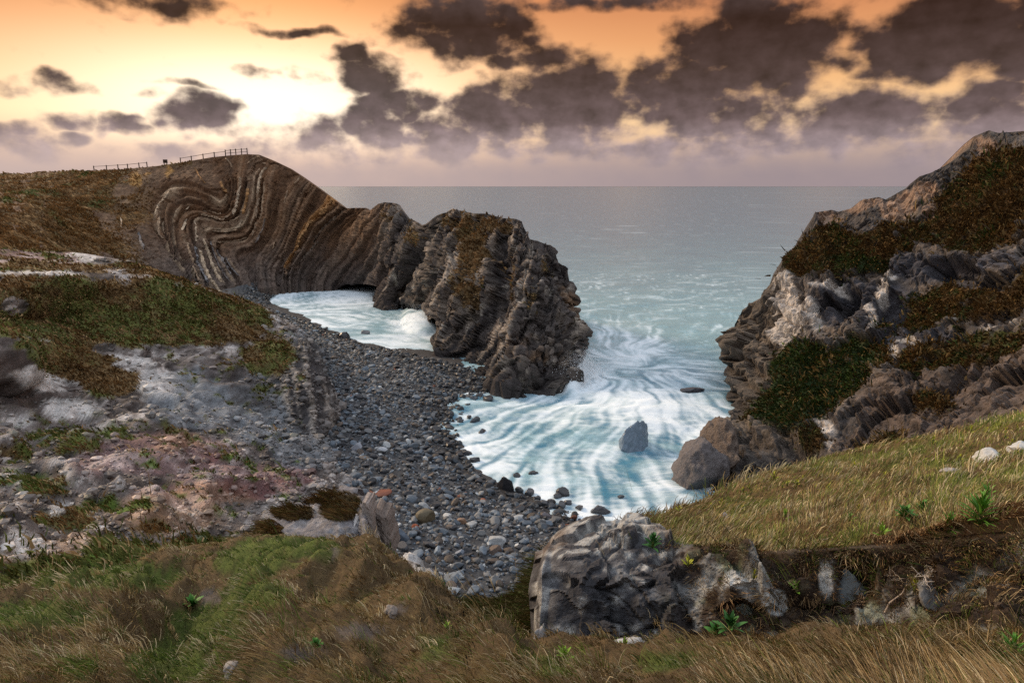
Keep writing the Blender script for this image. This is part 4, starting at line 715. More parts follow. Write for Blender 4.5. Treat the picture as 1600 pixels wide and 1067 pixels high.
# ================================================================== SEA
def build_sea():
    py = np.concatenate([[290.0], 291.55 + 30 * np.linspace(0, 1, 36) ** 1.6, np.linspace(323, 440, 90)[1:], np.linspace(440, 830, 250)[1:], np.linspace(830, 1000, 16)[1:]])
    px = np.concatenate([np.linspace(-1500, 360, 26), np.linspace(360, 1170, 350)[1:], np.linspace(1170, 3000, 40)[1:]])
    X, Y = np.meshgrid(px, py); P = np.zeros(X.shape + (3,)); r = ray(X[1:], Y[1:]); t = CAMZ / -r[..., 2]; P[1:] = r * t[..., None]; P[1:, :, 2] = 0
    P[0] = P[1] * [3.0, 1, 0]; P[0, :, 1] = 60000; P[0, :, 0] = np.linspace(-110000, 110000, len(px)); nv, nu = X.shape
    p = P.reshape(-1, 3); X, Y = X.ravel(), Y.ravel(); dist = p[:, 1]
    nz = np.clip(dist, 0, 3000)
    q = np.c_[p[:, 0], p[:, 1], p[:, 0] * 0]
    w1 = fbm(q, .05, 3, seed=201); w2 = fbm(q, .05, 3, seed=205)
    tip = np.array([7., 86.]); v = q[:, :2] - tip; R = np.hypot(v[:, 0], v[:, 1]) + 1e-3; T = np.arctan2(v[:, 1], v[:, 0])
    qa = np.c_[R * .55 + w1 * 6, T * 5 + w2 * 4, R * .02]                                # swirl round the headland
    qb = np.c_[(p[:, 0] + w1 * 14) * .10 + p[:, 1] * .05, (p[:, 1] + w2 * 14) * .45 - p[:, 0] * .12, p[:, 0] * 0 + 4]
    st = fbm(qa, .75, 5, .6, seed=211); st2 = fbm(qb, .7, 5, .6, seed=215); lace = ridged(np.c_[p[:, 0] + w1 * 10, p[:, 1] * 1.25 + w2 * 10, p[:, 0] * 0], .16, 4, .55, seed=221)
    fine = ridged(np.c_[p[:, 0] + w1 * 16, p[:, 1] * 1.3 + w2 * 16, p[:, 0] * 0 + 8], .5, 3, .55, seed=225)
    dens = blob(X + w1 * 40, Y + w2 * 20, [(985, 552, 100, 36, 1.0), (920, 600, 70, 50, 1.15), (1010, 640, 150, 60, 1.1), (880, 640, 120, 44, .8), (1100, 660, 80, 60, .9), (960, 520, 80, 26, .6), (1060, 590, 110, 40, .75),
                 (780, 640, 110, 60, .55), (740, 720, 90, 80, .85), (820, 790, 110, 50, 1.0), (940, 810, 120, 50, 1.05), (1040, 760, 80, 60, .75), (930, 730, 150, 70, .5), (720, 600, 50, 40, .8), (1060, 800, 60, 50, .9),
                 (535, 462, 75, 26, 1.25), (650, 512, 70, 40, 1.1), (500, 500, 130, 40, .85), (440, 470, 70, 30, .9), (600, 540, 120, 26, .95), (575, 490, 50, 20, .5)])
    s = np.where(Y > 470, .62 * st + .38 * st2, st2)
    # long exposure: foam smeared along the run of the water (line integral of noise down the stream lines)
    nearm = np.where((Y > 428) & (Y < 850) & (X > 340) & (X < 1200))[0]; lic = np.zeros(len(p)); lic2 = np.zeros(len(p))
    gx, gy = np.meshgrid(np.arange(-90, 70, 1.0), np.arange(30, 200, 1.0)); gz = np.stack([gx, gy, gx * 0 + 1.5], -1); pot = fbm(gz, .075, 2, seed=251) * 7 + fbm(gz, .22, 2, seed=257) * 1.5
    rx, ry = gx - 17, gy - 92; rr = np.hypot(rx, ry) + 4; far_ = sm(gy, 120, 150)
    vg_ = np.stack([np.gradient(pot, axis=0) * .55 + rx / rr * (1 - far_) - .5 * far_, -np.gradient(pot, axis=1) * .55 + ry / rr * (1 - far_) - .6 * far_], -1); vg_ /= np.linalg.norm(vg_, axis=-1, keepdims=True) + .05
    def run(z):
        i = np.clip(z[:, 1] - 30, 0, 168); j = np.clip(z[:, 0] + 90, 0, 158); i0, j0 = i.astype(int), j.astype(int); a, b = (i - i0)[:, None], (j - j0)[:, None]
        return vg_[i0, j0] * (1 - a) * (1 - b) + vg_[i0 + 1, j0] * a * (1 - b) + vg_[i0, j0 + 1] * (1 - a) * b + vg_[i0 + 1, j0 + 1] * a * b
    for sgn in (1, -1):
        z = q[nearm, :2].copy()
        for k in range(12):
            vel = run(z); z = z + vel * sgn * .40; wk = 1 - k / 13; zz = np.c_[z, z[:, 0] * 0]; lic[nearm] += perlin(zz * 1.25, 61) * wk; lic2[nearm] += perlin(zz * .45 + 5, 62) * wk
    lic /= 3.4; lic2 /= 4.5
    st_ = .55 * lic + .40 * lic2 + .38 * st + .45 * (fine - .4) * sm(Y, 600, 700)
    foam = sm(dens * .84 + st_ * .84 + (lace - .45) * .42, .08, 1.16); foam = np.maximum(foam, sm(dens + .35 * lic2, .0, 1.2) * .36); s = np.where(Y > 428, .5 * st_ + .5 * s, s)
    out = sm(Y, 500, 330); whitec = sm(fbm(np.c_[p[:, 0] * .02, p[:, 1] * .10, p[:, 0] * 0], 1.0, 4, .6, seed=231), .28, .5) * sm(Y, 310, 380) * .30 * (X > 560)
    far_streak = sm(st2, .05, .5) * sm(Y, 380, 470) * .45 * (dens < .3)
    foam = np.clip(np.maximum(foam, np.maximum(whitec, far_streak)), 0, 1)
    wave = fbm(np.c_[p[:, 0] * .06, p[:, 1] * .22, p[:, 0] * 0], 1.0, 4, .5, seed=241) * np.clip(60 / np.maximum(dist, 60), .2, 1) * 1.0 * sm(Y, 300, 420) * sm(Y, 820, 520)
    wave += st * .25 * sm(Y, 560, 640)
    # surge heaped against the rocks
    surge = blob(X, Y, [(893, 590, 22, 26), (905, 565, 18, 22, .8), (660, 505, 34, 20), (645, 498, 20, 18, .8), (975, 650, 120, 60, .4)])
    P.reshape(-1, 3)[:, 2] = wave + surge * 1.8 - .25 * sm(Y, 300, 420) * 0
    teal = srgb(138, 170, 178); deep = srgb(112, 130, 142); milky = srgb(140, 194, 212)
    c = lerp(np.tile(deep, (len(p), 1)), teal, sm(Y + w1 * 30, 330, 520)); c = lerp(c, milky, sm(s, -.1, .5) * sm(Y, 420, 560) * .7); c = lerp(c, srgb(48, 120, 150), sm(-s + .3 * (lace - .4), -.15, .35) * sm(Y, 520, 620) * .85)
    i = np.arange((nv - 1) * nu).reshape(-1, nu)[:, :-1].ravel(); f = np.stack([i, i + nu, i + nu + 1, i + 1], -1)
    m, t, b = principled('sea_water'); tc = t.nodes.new('ShaderNodeTexCoord'); o = tc.outputs['Object']
    at = t.nodes.new('ShaderNodeAttribute'); at.attribute_name = 'Col'; fo = t.nodes.new('ShaderNodeAttribute'); fo.attribute_name = 'Foam'; fv = V(t, fo.outputs['Fac'])
    mp = t.nodes.new('ShaderNodeMapping'); mp.inputs['Scale'].default_value = (.35, 1.0, 1); t.links.new(o, mp.inputs[0])
    t.links.new(mix(t, fv, at.outputs['Color'], (.84, .92, .97)), b.inputs['Base Color'])
    t.links.new((fv * .5 + .28).k, b.inputs['Roughness']); b.inputs['IOR'].default_value = 1.33; t.links.new((0.22 - fv * .1).k, b.inputs['Specular IOR Level'])
    b1 = t.nodes.new('ShaderNodeBump'); b1.inputs['Distance'].default_value = 2.0; t.links.new(noise(t, mp.outputs[0], .10, 9, .66).k, b1.inputs['Height']); t.links.new((0.9 - fv * .6).k, b1.inputs['Strength'])
    t.links.new(b1.outputs[0], b.inputs['Normal'])
    me = mesh('sea', P, f, c, attrs={'Foam': foam}); return link('sea', me, m, kind='structure', label='green-blue sea with long white foam streaks in the cove')
o_sea = build_sea()

M_DROP = plain('spray_droplets', .9, 0.0, spec=.1)
def spray():
    """droplets thrown up where the swell hits the rock"""
    Vs, Fs = [], []; tv = np.array([(1, 1, 1), (-1, -1, 1), (-1, 1, -1), (1, -1, -1)], float); tf = np.array([(0, 1, 2), (0, 3, 1), (0, 2, 3), (1, 3, 2)]); b = 0
    for px, py, n, sx, h, dr in ((894, 598, 4200, 2.0, 4.2, (.5, .2)), (905, 582, 2600, 2.2, 3.4, (.3, .3)), (668, 508, 2600, 2.6, 4.2, (-.25, -.5)), (648, 500, 1400, 2.4, 2.2, (-.3, -.5)), (1000, 640, 900, 5, .8, (0, 0))):
        P = pz(px, py, 0.0); q = rng.random(n) ** 1.8; z = q * h; X = P[0] + rng.normal(size=n) * sx * (1 - .5 * q) + dr[0] * z; Y = P[1] + rng.normal(size=n) * sx * .8 * (1 - .5 * q) + dr[1] * z
        r = rng.uniform(.015, .05, n) * (1.2 - q); c_ = np.stack([X, Y, z + .1], -1); Vs.append((c_[:, None] + tv[None] * r[:, None, None]).reshape(-1, 3)); Fs.append((tf[None] + b + np.arange(n)[:, None, None] * 4).reshape(-1, 3)); b += n * 4
    v = np.concatenate(Vs); link('sea_spray', mesh('sea_spray', v, np.concatenate(Fs), np.tile([.92, .95, .97], (len(v), 1)), smooth=False), M_DROP, kind='stuff', label='white spray thrown up where the swell meets the headland')
spray()

# ================================================================== STONES
import bmesh
def ico(sub):
    bm = bmesh.new(); bmesh.ops.create_icosphere(bm, subdivisions=sub, radius=1); bm.verts.ensure_lookup_table()
    v = np.array([x.co[:] for x in bm.verts]); f = np.array([[q.index for q in x.verts] for x in bm.faces]); bm.free(); return v, f
ICO = {k: ico(k) for k in (1, 2, 3, 4, 5)}
def stone(sub, r, cuts=7, flat=.75, rough=.06):
    """a water-worn block: an ellipsoid trimmed by random planes"""
    v, f = ICO[sub]; v = v.copy(); s = np.array([r.uniform(.75, 1.25), r.uniform(.65, 1.0), flat * r.uniform(.6, 1.0)])
    for k in range(cuts):
        n = r.normal(size=3); n /= np.linalg.norm(n); d = r.uniform(.55, .85); h = v @ n - d; v -= n * np.clip(h, 0, None)[:, None] * .95
    v *= 1 + rough * perlin(v * 1.7 + r.uniform(0, 50, 3), 3)[:, None]; return v * s, f
def mat_by_object(name, rough=.62, bump=.03):
    m, t, b = principled(name); tc = t.nodes.new('ShaderNodeTexCoord'); o = tc.outputs['Object']; oi = t.nodes.new('ShaderNodeObjectInfo')
    k = (noise(t, o, 3.0, 6, .65) - .5) * 1.0 + (noise(t, o, 14, 3, .6) - .5) * .5 + 1.0
    t.links.new(mix(t, 1.0, oi.outputs['Color'], combine(t, k, k, k), 'MULTIPLY'), b.inputs['Base Color']); b.inputs['Roughness'].default_value = rough; b.inputs['Specular IOR Level'].default_value = .4
    bp = t.nodes.new('ShaderNodeBump'); bp.inputs['Distance'].default_value = bump; t.links.new(noise(t, o, 4, 6, .65).k, bp.inputs['Height']); t.links.new(bp.outputs[0], b.inputs['Normal']); return m
M_BIG = mat_by_object('sea_rock', .7, .35); M_ROCK = mat_by_object('boulder_rock'); M_WET = mat_by_object('wet_boulder_rock', .28)
KINDS = [('bluish grey', srgb(112, 124, 136), .34), ('mid grey', srgb(124, 126, 128), .26), ('dark grey', srgb(70, 72, 77), .24), ('pale grey', srgb(186, 190, 192), .08), ('brown', srgb(108, 96, 86), .08)]
KP = np.array([k[2] for k in KINDS])
BEACH_POLY = [(355, 470), (400, 440), (450, 434), (492, 442), (480, 452), (430, 462), (410, 480), (470, 498), (560, 536), (620, 549), (700, 565), (765, 580), (770, 605), (730, 640), (715, 680), (725, 720), (780, 765), (820, 775), (870, 790), (925, 815), (900, 850), (850, 900), (790, 940), (700, 945), (640, 890), (560, 800), (500, 740), (480, 690), (500, 640), (470, 560), (420, 500)]
def area(s):
    a = np.linalg.norm(np.cross(np.diff(s.P, axis=0)[:, :-1], np.diff(s.P, axis=1)[:-1]), axis=-1); return np.pad(a, ((0, 1), (0, 1)))
vis = inpoly(Bh.px, Bh.py, BEACH_POLY)
wgt = area(Bh) * vis * (Bh.P[..., 2] > -.22)
def scatter_stones():
    n = 19000; bil = Bh.sample(n, wgt); P = bil(Bh.P); px, py, t = proj(P)
    rad = np.clip(.122 * np.exp(rng.normal(size=n) * .55), .05, .5); rad *= np.where(rng.random(n) < .04, 1.5, 1) * (1 + .25 * sm(P[:, 2], 1.0, .2))
    fl = perlin(P * .35, 77); rad *= 1 + .35 * fl
    prot = [stone(2 if k < 6 else 1, np.random.default_rng(500 + k), cuts=6 if k % 3 else 10) for k in range(12)]
    rad = np.minimum(rad, .42)
    pick = np.where(rad * FPX / t > 4.2, rng.integers(0, 6, n), rng.integers(6, 12, n))
    kid = rng.choice(5, n, p=KP); cols = np.array([k[1] for k in KINDS])[kid] * rng.uniform(.38, .98, n)[:, None]
    rust = rng.random(n) < .004; cols[rust] = srgb(140, 84, 60)
    wet = sm(P[:, 2] + rng.normal(size=n) * .2, .9, .1); cols = cols * (1 - .6 * wet)[:, None]
    # the upper far shingle is browner
    cols = lerp(cols, cols * np.array([1.0, .9, .8]), sm(py, 640, 520))
    Vs, Fs, Cs = [], [], []; base = 0
    for k in range(12):
        m = np.where(pick == k)[0]
        if not len(m): continue
        v, f = prot[k]; a = rng.uniform(0, 6.28, len(m)); tl = rng.normal(size=(len(m), 2)) * .25
        ca, sa = np.cos(a), np.sin(a); X = v[None, :, 0] * ca[:, None] - v[None, :, 1] * sa[:, None]; Y = v[None, :, 0] * sa[:, None] + v[None, :, 1] * ca[:, None]; Z = v[None, :, 2] + X * tl[:, :1] + Y * tl[:, 1:]
        r = rad[m][:, None]; VV = np.stack([X * r, Y * r, Z * r], -1) + P[m][:, None] + np.array([0, 0, 1])[None, None] * (r * .30)[..., None]
        Vs.append(VV.reshape(-1, 3)); Fs.append((f[None] + base + np.arange(len(m))[:, None, None] * len(v)).reshape(-1, 3)); Cs.append(np.repeat(cols[m], len(v), 0)); base += len(m) * len(v)
    me = mesh('shingle', np.concatenate(Vs), np.concatenate(Fs), np.concatenate(Cs), smooth=False)
    return link('shingle', me, M_STONE, kind='stuff', label='shingle of small grey stones covering the beach')
o_shingle = scatter_stones()
PROTO = []
for k in range(14):
    v, f = stone(3, np.random.default_rng(900 + k), cuts=(5, 9, 14)[k % 3], rough=.10); PROTO.append(mesh('boulder', v, f, smooth=False))
def zone(px, py, z):
    if z < .5: return 'at the foam edge'
    if py < 560: return 'on the far shingle below the headland'
    if py < 700: return 'on the middle of the beach' if px > 600 else 'under the clay bluff'
    return 'on the near end of the beach'
def scatter_boulders():
    bil = Bh.sample(2600, wgt); P = bil(Bh.P); px, py, t = proj(P); put = []
    for k in range(len(P)):
        if len(put) >= 268: break
        near_w = P[k, 2] < .9
        r = rng.uniform(.28, .54) * (1.15 if near_w else 1.0)
        if rng.random() < .07: r *= 1.35
        if any((P[k, 0] - q[0]) ** 2 + (P[k, 1] - q[1]) ** 2 < (.9 * (r + q[2])) ** 2 for q in put): continue
        put.append((P[k, 0], P[k, 1], r)); ki = rng.choice(5, p=KP); nm, cc, _ = KINDS[ki]; z = P[k, 2]
        if z < .5: nm = 'dark wet'; cc = srgb(84, 84, 88)
        wetk = 1 - .55 * sm(z, .7, .15); zn = zone(px[k], py[k], z)
        pi = rng.integers(14); shp = ('rounded', 'blocky', 'angular')[pi % 3]; siz = 'large' if r > .48 else 'medium-sized' if r > .38 else 'small'; nm = f'{siz} {shp} {nm}'; me = PROTO[pi]; o = link('boulder', me, None)
        if not me.materials: me.materials.append(M_ROCK)
        o.material_slots[0].link = 'OBJECT'; o.material_slots[0].material = M_WET if z < .5 else M_ROCK
        o.location = (P[k, 0], P[k, 1], z + r * .28); o.rotation_euler = (rng.normal() * .25, rng.normal() * .25, rng.uniform(0, 6.28)); o.scale = (r, r, r)
        o.color = (*(cc * wetk * rng.uniform(.55, 1.0)), 1)
        o['label'] = f'{nm} boulder {zn}'; o['category'] = 'boulder'; o['group'] = f'{nm} boulders {zn}'
scatter_boulders()
def single(name, label, cat, loc, r3, colr, seed, sub=4, cuts=10, mat=None, rotz=0, rough=.16, tilt=0, group=None):
    """one distinctive rock with its own mesh"""
    g = np.random.default_rng(seed); v, f = ICO[sub]; v = v.copy()
    for k in range(cuts):
        n = g.normal(size=3); n /= np.linalg.norm(n); d = g.uniform(.5, .85); v -= n * np.clip(v @ n - d, 0, None)[:, None] * .92
    q = v + g.uniform(0, 60, 3); v *= (1 + rough * (fbm(q, 1.4, 5, .55, seed) + .6 * (ridged(q, 2.2, 4, .55, seed + 5) - .5)))[:, None]; v *= np.array(r3)
    me = mesh(name, v, f, smooth=True); o = link(name, me, mat or M_ROCK, label=label, category=cat); o.location = loc; o.rotation_euler = (tilt, tilt * .5, rotz); o.color = (*colr, 1)
    if group: o['group'] = group
    return o
def on_sea(px, py, z=0.0): return pz(px, py, z)
# boulders awash in the cove, each where the photograph shows it (x, y, width in photograph pixels)
AWASH = [(140, 193, 40), (265, 205, 55), (200, 310, 40), (70, 350, 50), (235, 367, 35), (160, 478, 40), (195, 512, 55), (85, 520, 45), (198, 585, 40), (408, 588, 45), (490, 574, 35), (420, 660, 40), (470, 672, 48),
         (610, 688, 40), (540, 730, 50), (630, 735, 50), (720, 745, 40), (665, 722, 35), (515, 700, 30), (930, 692, 25), (590, 740, 30), (600, 800, 22), (640, 815, 35), (125, 255, 35), (70, 280, 45), (170, 295, 25), (110, 385, 30), (270, 620, 40)]
ORD = 'first second third fourth fifth sixth seventh eighth ninth tenth eleventh twelfth thirteenth fourteenth fifteenth sixteenth seventeenth eighteenth nineteenth twentieth'.split(); ORD += ['twenty-' + x for x in ORD[:9]]
for k, (zx, zy, w) in enumerate(sorted(AWASH, key=lambda a: a[1] + .35 * a[0])):
    px, py = 680 + zx / 3.2, 560 + zy / 3.2; P = on_sea(px, py, .05); t = proj(P)[2]; r = w / 3.2 / FPX * t * .5
    me = PROTO[k % 14]; o = link('boulder', me, M_ROCK); o.location = P + np.array([0, 0, r * .12]); r *= 1.3; o.scale = (r * 1.05, r * .95, r * 1.1); o.rotation_euler = (0.1, .1, k * 1.7); o.color = (*(srgb(70, 72, 76) * rng.uniform(.7, 1.1)), 1)
    o['category'] = 'boulder'; o.material_slots[0].link = 'OBJECT'; o.material_slots[0].material = M_WET; o['label'] = f'dark wet boulder in the surf, {ORD[k]} out along the foam from the headland foot'; o['group'] = 'boulders standing in the surf'
def awash(px, py, wpx, hpx, label, colr, seed, dz=0.0, name='sea_rock', sub=4, **k):
    P = on_sea(px, py + hpx * .3, 0); t = proj(P)[2]; w = wpx / FPX * t * .5; h = hpx / FPX * t * .8
    return single(name, label, 'sea rock', P + np.array([0, 0, dz + h * .15]), (w, w * .75, h), colr, seed, sub, mat=M_WET, **k)
awash(990, 682, 52, 58, 'rock stack painted blue-grey as if veiled, standing alone amid the foam of the cove', srgb(118, 134, 150), 11, rotz=.6, tilt=.12, rough=.22, sub=5, cuts=4)  # veil of misty foam put into the rock colour: lighter and bluer
awash(1082, 610, 42, 9, 'long low dark rock awash farthest out beside the tall cliff', srgb(52, 52, 58), 12)
awash(938, 795, 32, 15, 'flat dark rock in the foam nearest the limestone outcrop', srgb(70, 70, 74), 13)
awash(880, 768, 24, 14, 'flat-topped dark rock in the surf, midway along the near foam edge', srgb(58, 58, 62), 14)
awash(791, 758, 32, 26, 'largest black wet boulder at the corner of the foam and beach', srgb(46, 46, 50), 15)
awash(853, 808, 24, 22, 'purplish grey boulder beside the near foam edge', srgb(104, 98, 102), 16)
awash(540, 526, 22, 13, 'dark angular rock standing in the inner cove foam', srgb(56, 54, 56), 17); awash(572, 519, 16, 7, 'small flat grey rock in the inner cove foam', srgb(110, 110, 112), 18)
P = on_sea(1086, 765); t = proj(P)[2]
single('sea_rock', 'smooth grey bulging rock leaning on the foot of the tall cliff', 'sea rock', P + np.array([.6, 2.2, .6]), (2.5, 2.9, 3.6), srgb(112, 106, 106), 31, 5, 8, rotz=.5, rough=.24, mat=M_BIG)
P = on_sea(1120, 760); single('sea_rock', 'brown jagged rock wedged between the cliff foot and the grey rock', 'sea rock', P + np.array([.8, 2.5, 1.5]), (1.6, 2.4, 4.2), srgb(112, 98, 88), 32, 5, 12, rotz=.2, rough=.34, mat=M_BIG)
def beach_rock(px, py, wpx, hpx, label, colr, seed, rotz=0, flat=False, sub=4, cuts=12):
    P, N = Bh.find(px, py + hpx * .25); t = proj(P)[2]; w = wpx / FPX * t * .5; h = hpx / FPX * t * (.35 if flat else .55)
    single('boulder', label, 'boulder', P + np.array([0, 0, h * .35]), (w, w * .7, h), colr, seed, sub, cuts, rotz=rotz, rough=.10)
beach_rock(664, 808, 36, 30, 'big olive-brown angular boulder on the near beach', srgb(104, 94, 74), 41, .3, cuts=6)
beach_rock(590, 768, 44, 12, 'long rust-brown slab of rock lying near the top of the beach', srgb(120, 72, 54), 42, .2, True)
beach_rock(649, 824, 14, 10, 'small orange-red stone beside the olive-brown boulder', srgb(150, 80, 50), 43)
beach_rock(558, 697, 24, 20, 'pale round-topped slab standing on the upper beach', srgb(150, 152, 160), 44); beach_rock(596, 703, 20, 12, 'whitish flat stone in the middle of the upper beach', srgb(186, 190, 196), 45)
beach_rock(568, 714, 24, 10, 'grey-brown flat slab just below the pale standing slab', srgb(120, 108, 96), 46, .4, True); beach_rock(722, 812, 20, 14, 'tan-brown boulder on the near beach, seaward of the olive one', srgb(148, 118, 96), 47)
beach_rock(685, 858, 16, 34, 'long blue-white wave-smoothed rock on the near beach', srgb(168, 180, 190), 48, 1.2, True); beach_rock(720, 864, 18, 16, 'round blue-grey boulder near the bottom of the beach', srgb(122, 132, 146), 49)
beach_rock(625, 835, 36, 30, 'large blue-grey bedrock lump beside the standing slabs', srgb(96, 108, 122), 50, .2); beach_rock(665, 895, 40, 40, 'low blue-grey bedrock ledge at the foot of the near bank', srgb(94, 106, 120), 51, .7, True)
beach_rock(700, 920, 40, 18, 'pale grey broken slab at the very bottom of the beach', srgb(164, 170, 174), 52, .2, True); beach_rock(774, 860, 26, 20, 'dark brown block near the bottom of the beach', srgb(92, 78, 70), 53, .5)

# ================================================================== ROCK BEDS of the folded cliff
def rock_bed(line, wpx, colr, proud=.35, jump=.0, seed=1):
    g = np.random.default_rng(seed); pl = np.array(line, float); Lc = np.r_[0, np.cumsum(np.hypot(*np.diff(pl, axis=0).T))]; n = max(5, int(Lc[-1] / 2.2)); q = np.linspace(0, Lc[-1], n)
    xs = hermite(Lc, pl, q); P = []; N = []
    for x, y in xs:
        a, b = A.find(x, y); P.append(a); N.append(b)
    P, N = np.array(P), np.array(N); ker = np.array([.25, .5, .25])
    for _ in range(2): P[1:-1] = ker[0] * P[:-2] + ker[1] * P[1:-1] + ker[2] * P[2:]
    T = np.gradient(P, axis=0); T /= np.linalg.norm(T, axis=1)[:, None]; N = N - (N * T).sum(1)[:, None] * T; N /= np.linalg.norm(N, axis=1)[:, None]; Bn = np.cross(T, N)
    w = wpx * .155 * .30 * (1 + .13 * g.normal(size=n)); h = proud * .8 * (1 + .25 * g.normal(size=n)); w[[0, -1]] *= .4; h[[0, -1]] *= .3
    ring = [(-1.1, -.7), (-.9, .8), (-.15, 1.15), (.8, .75), (1.1, -.7)]; k = len(ring)
    V_ = np.stack([P + Bn * (w * a)[:, None] + N * (h * b)[:, None] for a, b in ring], 1).reshape(-1, 3); V_ += g.normal(size=V_.shape) * .05
    F = [];
    for i in range(n - 1):
        for j in range(k - 1): F.append((i * k + j, i * k + j + 1, (i + 1) * k + j + 1, (i + 1) * k + j))
    cc = colr * (1 + .28 * g.normal(size=n))[:, None]; me = mesh('rock_bed', V_, np.array(F), np.repeat(cc, k, 0), smooth=False); link('rock_bed', me, M_CLIFF, o_cliff)
pale1, pale2, or1 = srgb(192, 170, 144), srgb(160, 136, 112), srgb(176, 134, 90)
RIBS = [(z1([(405, 312), (372, 350), (330, 400), (303, 450), (296, 490)]), 4, pale1), (z1([(318, 500), (314, 580), (330, 640), (350, 668)]), 3, pale2), (z1([(355, 540), (352, 590), (358, 630)]), 3, pale2),
        (z1([(535, 428), (505, 460), (485, 495)]), 4, pale1), (z1([(515, 525), (495, 560), (485, 610)]), 4, pale1), (z1([(578, 535), (580, 590), (586, 640), (590, 685)]), 4.5, pale1),
        (z1([(510, 690), (535, 760), (560, 830), (590, 930), (615, 1000)]), 4.5, pale2), (z1([(575, 720), (600, 830), (650, 940), (700, 1025)]), 5, srgb(140, 136, 136)), (z1([(615, 750), (640, 850), (670, 930), (720, 1000), (750, 1040)]), 6, pale1),
        (z1([(638, 670), (665, 740), (700, 840), (745, 940), (790, 1010)]), 6.5, pale1), (z1([(690, 680), (730, 800), (790, 920), (830, 975)]), 3, srgb(128, 120, 116)), (z1([(735, 740), (790, 850), (850, 950)]), 3, srgb(128, 120, 116)), (z1([(800, 800), (850, 880), (895, 935)]), 3, srgb(120, 114, 112)),
        (z1([(595, 515), (680, 525), (760, 550), (830, 545), (895, 512)]), 3.5, pale2), (z1([(620, 485), (700, 505), (780, 520), (835, 485)]), 3, pale2), (z1([(640, 460), (720, 480), (770, 490)]), 2.5, pale2),
        (z1([(855, 490), (870, 440), (885, 370), (905, 285)]), 5, pale1), (z1([(925, 485), (945, 420), (958, 360), (965, 300)]), 7, or1), (z1([(1000, 270), (1020, 200), (1060, 150), (1095, 110)]), 4, pale2), (z1([(1035, 340), (1042, 260), (1060, 190), (1100, 150)]), 5, pale1),
        (z1([(1015, 510), (1025, 440), (1040, 370)]), 4, pale2), (z1([(760, 250), (790, 310), (815, 330)]), 6, or1 * .8), (z1([(575, 150), (610, 210), (650, 260)]), 3, or1 * .7), (z1([(700, 605), (790, 610), (880, 600)]), 3.5, pale2), (z1([(720, 690), (830, 680), (950, 650)]), 3, pale2 * .8),
        (z1([(885, 590), (910, 560), (915, 520)]), 5, pale1), (z1([(800, 85), (830, 110), (850, 150)]), 4, pale2), (z1([(960, 120), (1000, 90), (1050, 70)]), 5, pale2), (z1([(40, 510), (46, 550), (44, 590)]), 3, pale1), (z1([(165, 620), (185, 680), (205, 735)]), 5, srgb(120, 116, 116)),
        (z2([(740, 372), (690, 450), (590, 530), (530, 600), (490, 690), (482, 740)]), 7, or1), (z2([(510, 745), (440, 790), (405, 860), (400, 935)]), 5, srgb(128, 104, 84)), (z2([(510, 212), (485, 245), (460, 270)]), 3.5, pale2), (z2([(418, 310), (405, 360), (390, 405)]), 3, pale2),
        (z2([(190, 540), (175, 600), (155, 640)]), 3.5, pale2), (z2([(250, 520), (225, 610), (180, 690)]), 2.5, srgb(128, 116, 108)), (z2([(320, 690), (300, 740)]), 3, pale2), (z2([(840, 455), (760, 515), (660, 605), (600, 695)]), 3, srgb(100, 84, 70)), (z2([(640, 680), (560, 780), (490, 850)]), 3, srgb(112, 98, 86))]
for k, (l, w, cc) in enumerate(RIBS): rock_bed(l, w, cc, proud=.3 + .05 * w, seed=k)

# ================================================================== ROCKS IN THE TURF
# spur with a turf cap and standing slabs, below the near bank
SPUR = [[(392, 842, 26.5), (396, 850, 24.5), (402, 870, 22)], [(408, 814, 26.3), (410, 832, 24.6), (414, 870, 21.5)], [(440, 796, 26.4), (442, 816, 24.5), (446, 872, 21.2)], [(478, 787, 26.4), (482, 812, 24.2), (486, 874, 21)], [(508, 774, 26.4), (512, 806, 23.9), (516, 876, 20.9)],
        [(536, 769, 26.4), (542, 802, 23.7), (546, 878, 20.9)], [(556, 773, 26.2), (560, 810, 23.7), (563, 880, 20.9)], [(566, 786, 26.3), (572, 824, 24), (574, 882, 21.2)], [(566, 792, 29), (572, 830, 28), (576, 884, 26)]]
J = Sheet(SPUR, 130, 80, 't'); p = J.flat(); J.push(fbm(p, .7, 4, seed=301) * .35 + ridged(p, 1.2, 3, seed=302) * .15); J.extend('top', [(0, .8, -.4), (0, 1.5, -2), (0, 2, -6)])
p = J.flat(); px, py = J.px.ravel(), J.py.ravel(); n1 = fbm(p, .9, 4, seed=303); n2 = fbm(p, 3, 3, seed=304)
c = lerp(np.tile(srgb(120, 118, 122), (len(p), 1)), srgb(168, 166, 168), sm(n1 + n2 * .5, -.2, .5)); c = lerp(c, srgb(84, 76, 68), sm(n1, .1, .4) * .6)
VEG_J = sm(blob(px + n1 * 10, py + n2 * 6, [(532, 790, 36, 30, 1.2), (460, 800, 40, 16), (420, 835, 30, 26, .9), (500, 775, 60, 16, .8)]) + .2 * n2, .2, .45); c = lerp(c, srgb(72, 60, 36), VEG_J); COL_J = c
spur = thing('rock_spur', 'rock spur with a brown turf cap and upright slabs at the beach edge', 'rock spur'); link('rock_body', J.make('rock_body_tmp', M_HILL, c).data, M_HILL, spur); bpy.data.objects.remove(bpy.data.objects['rock_body_tmp'])
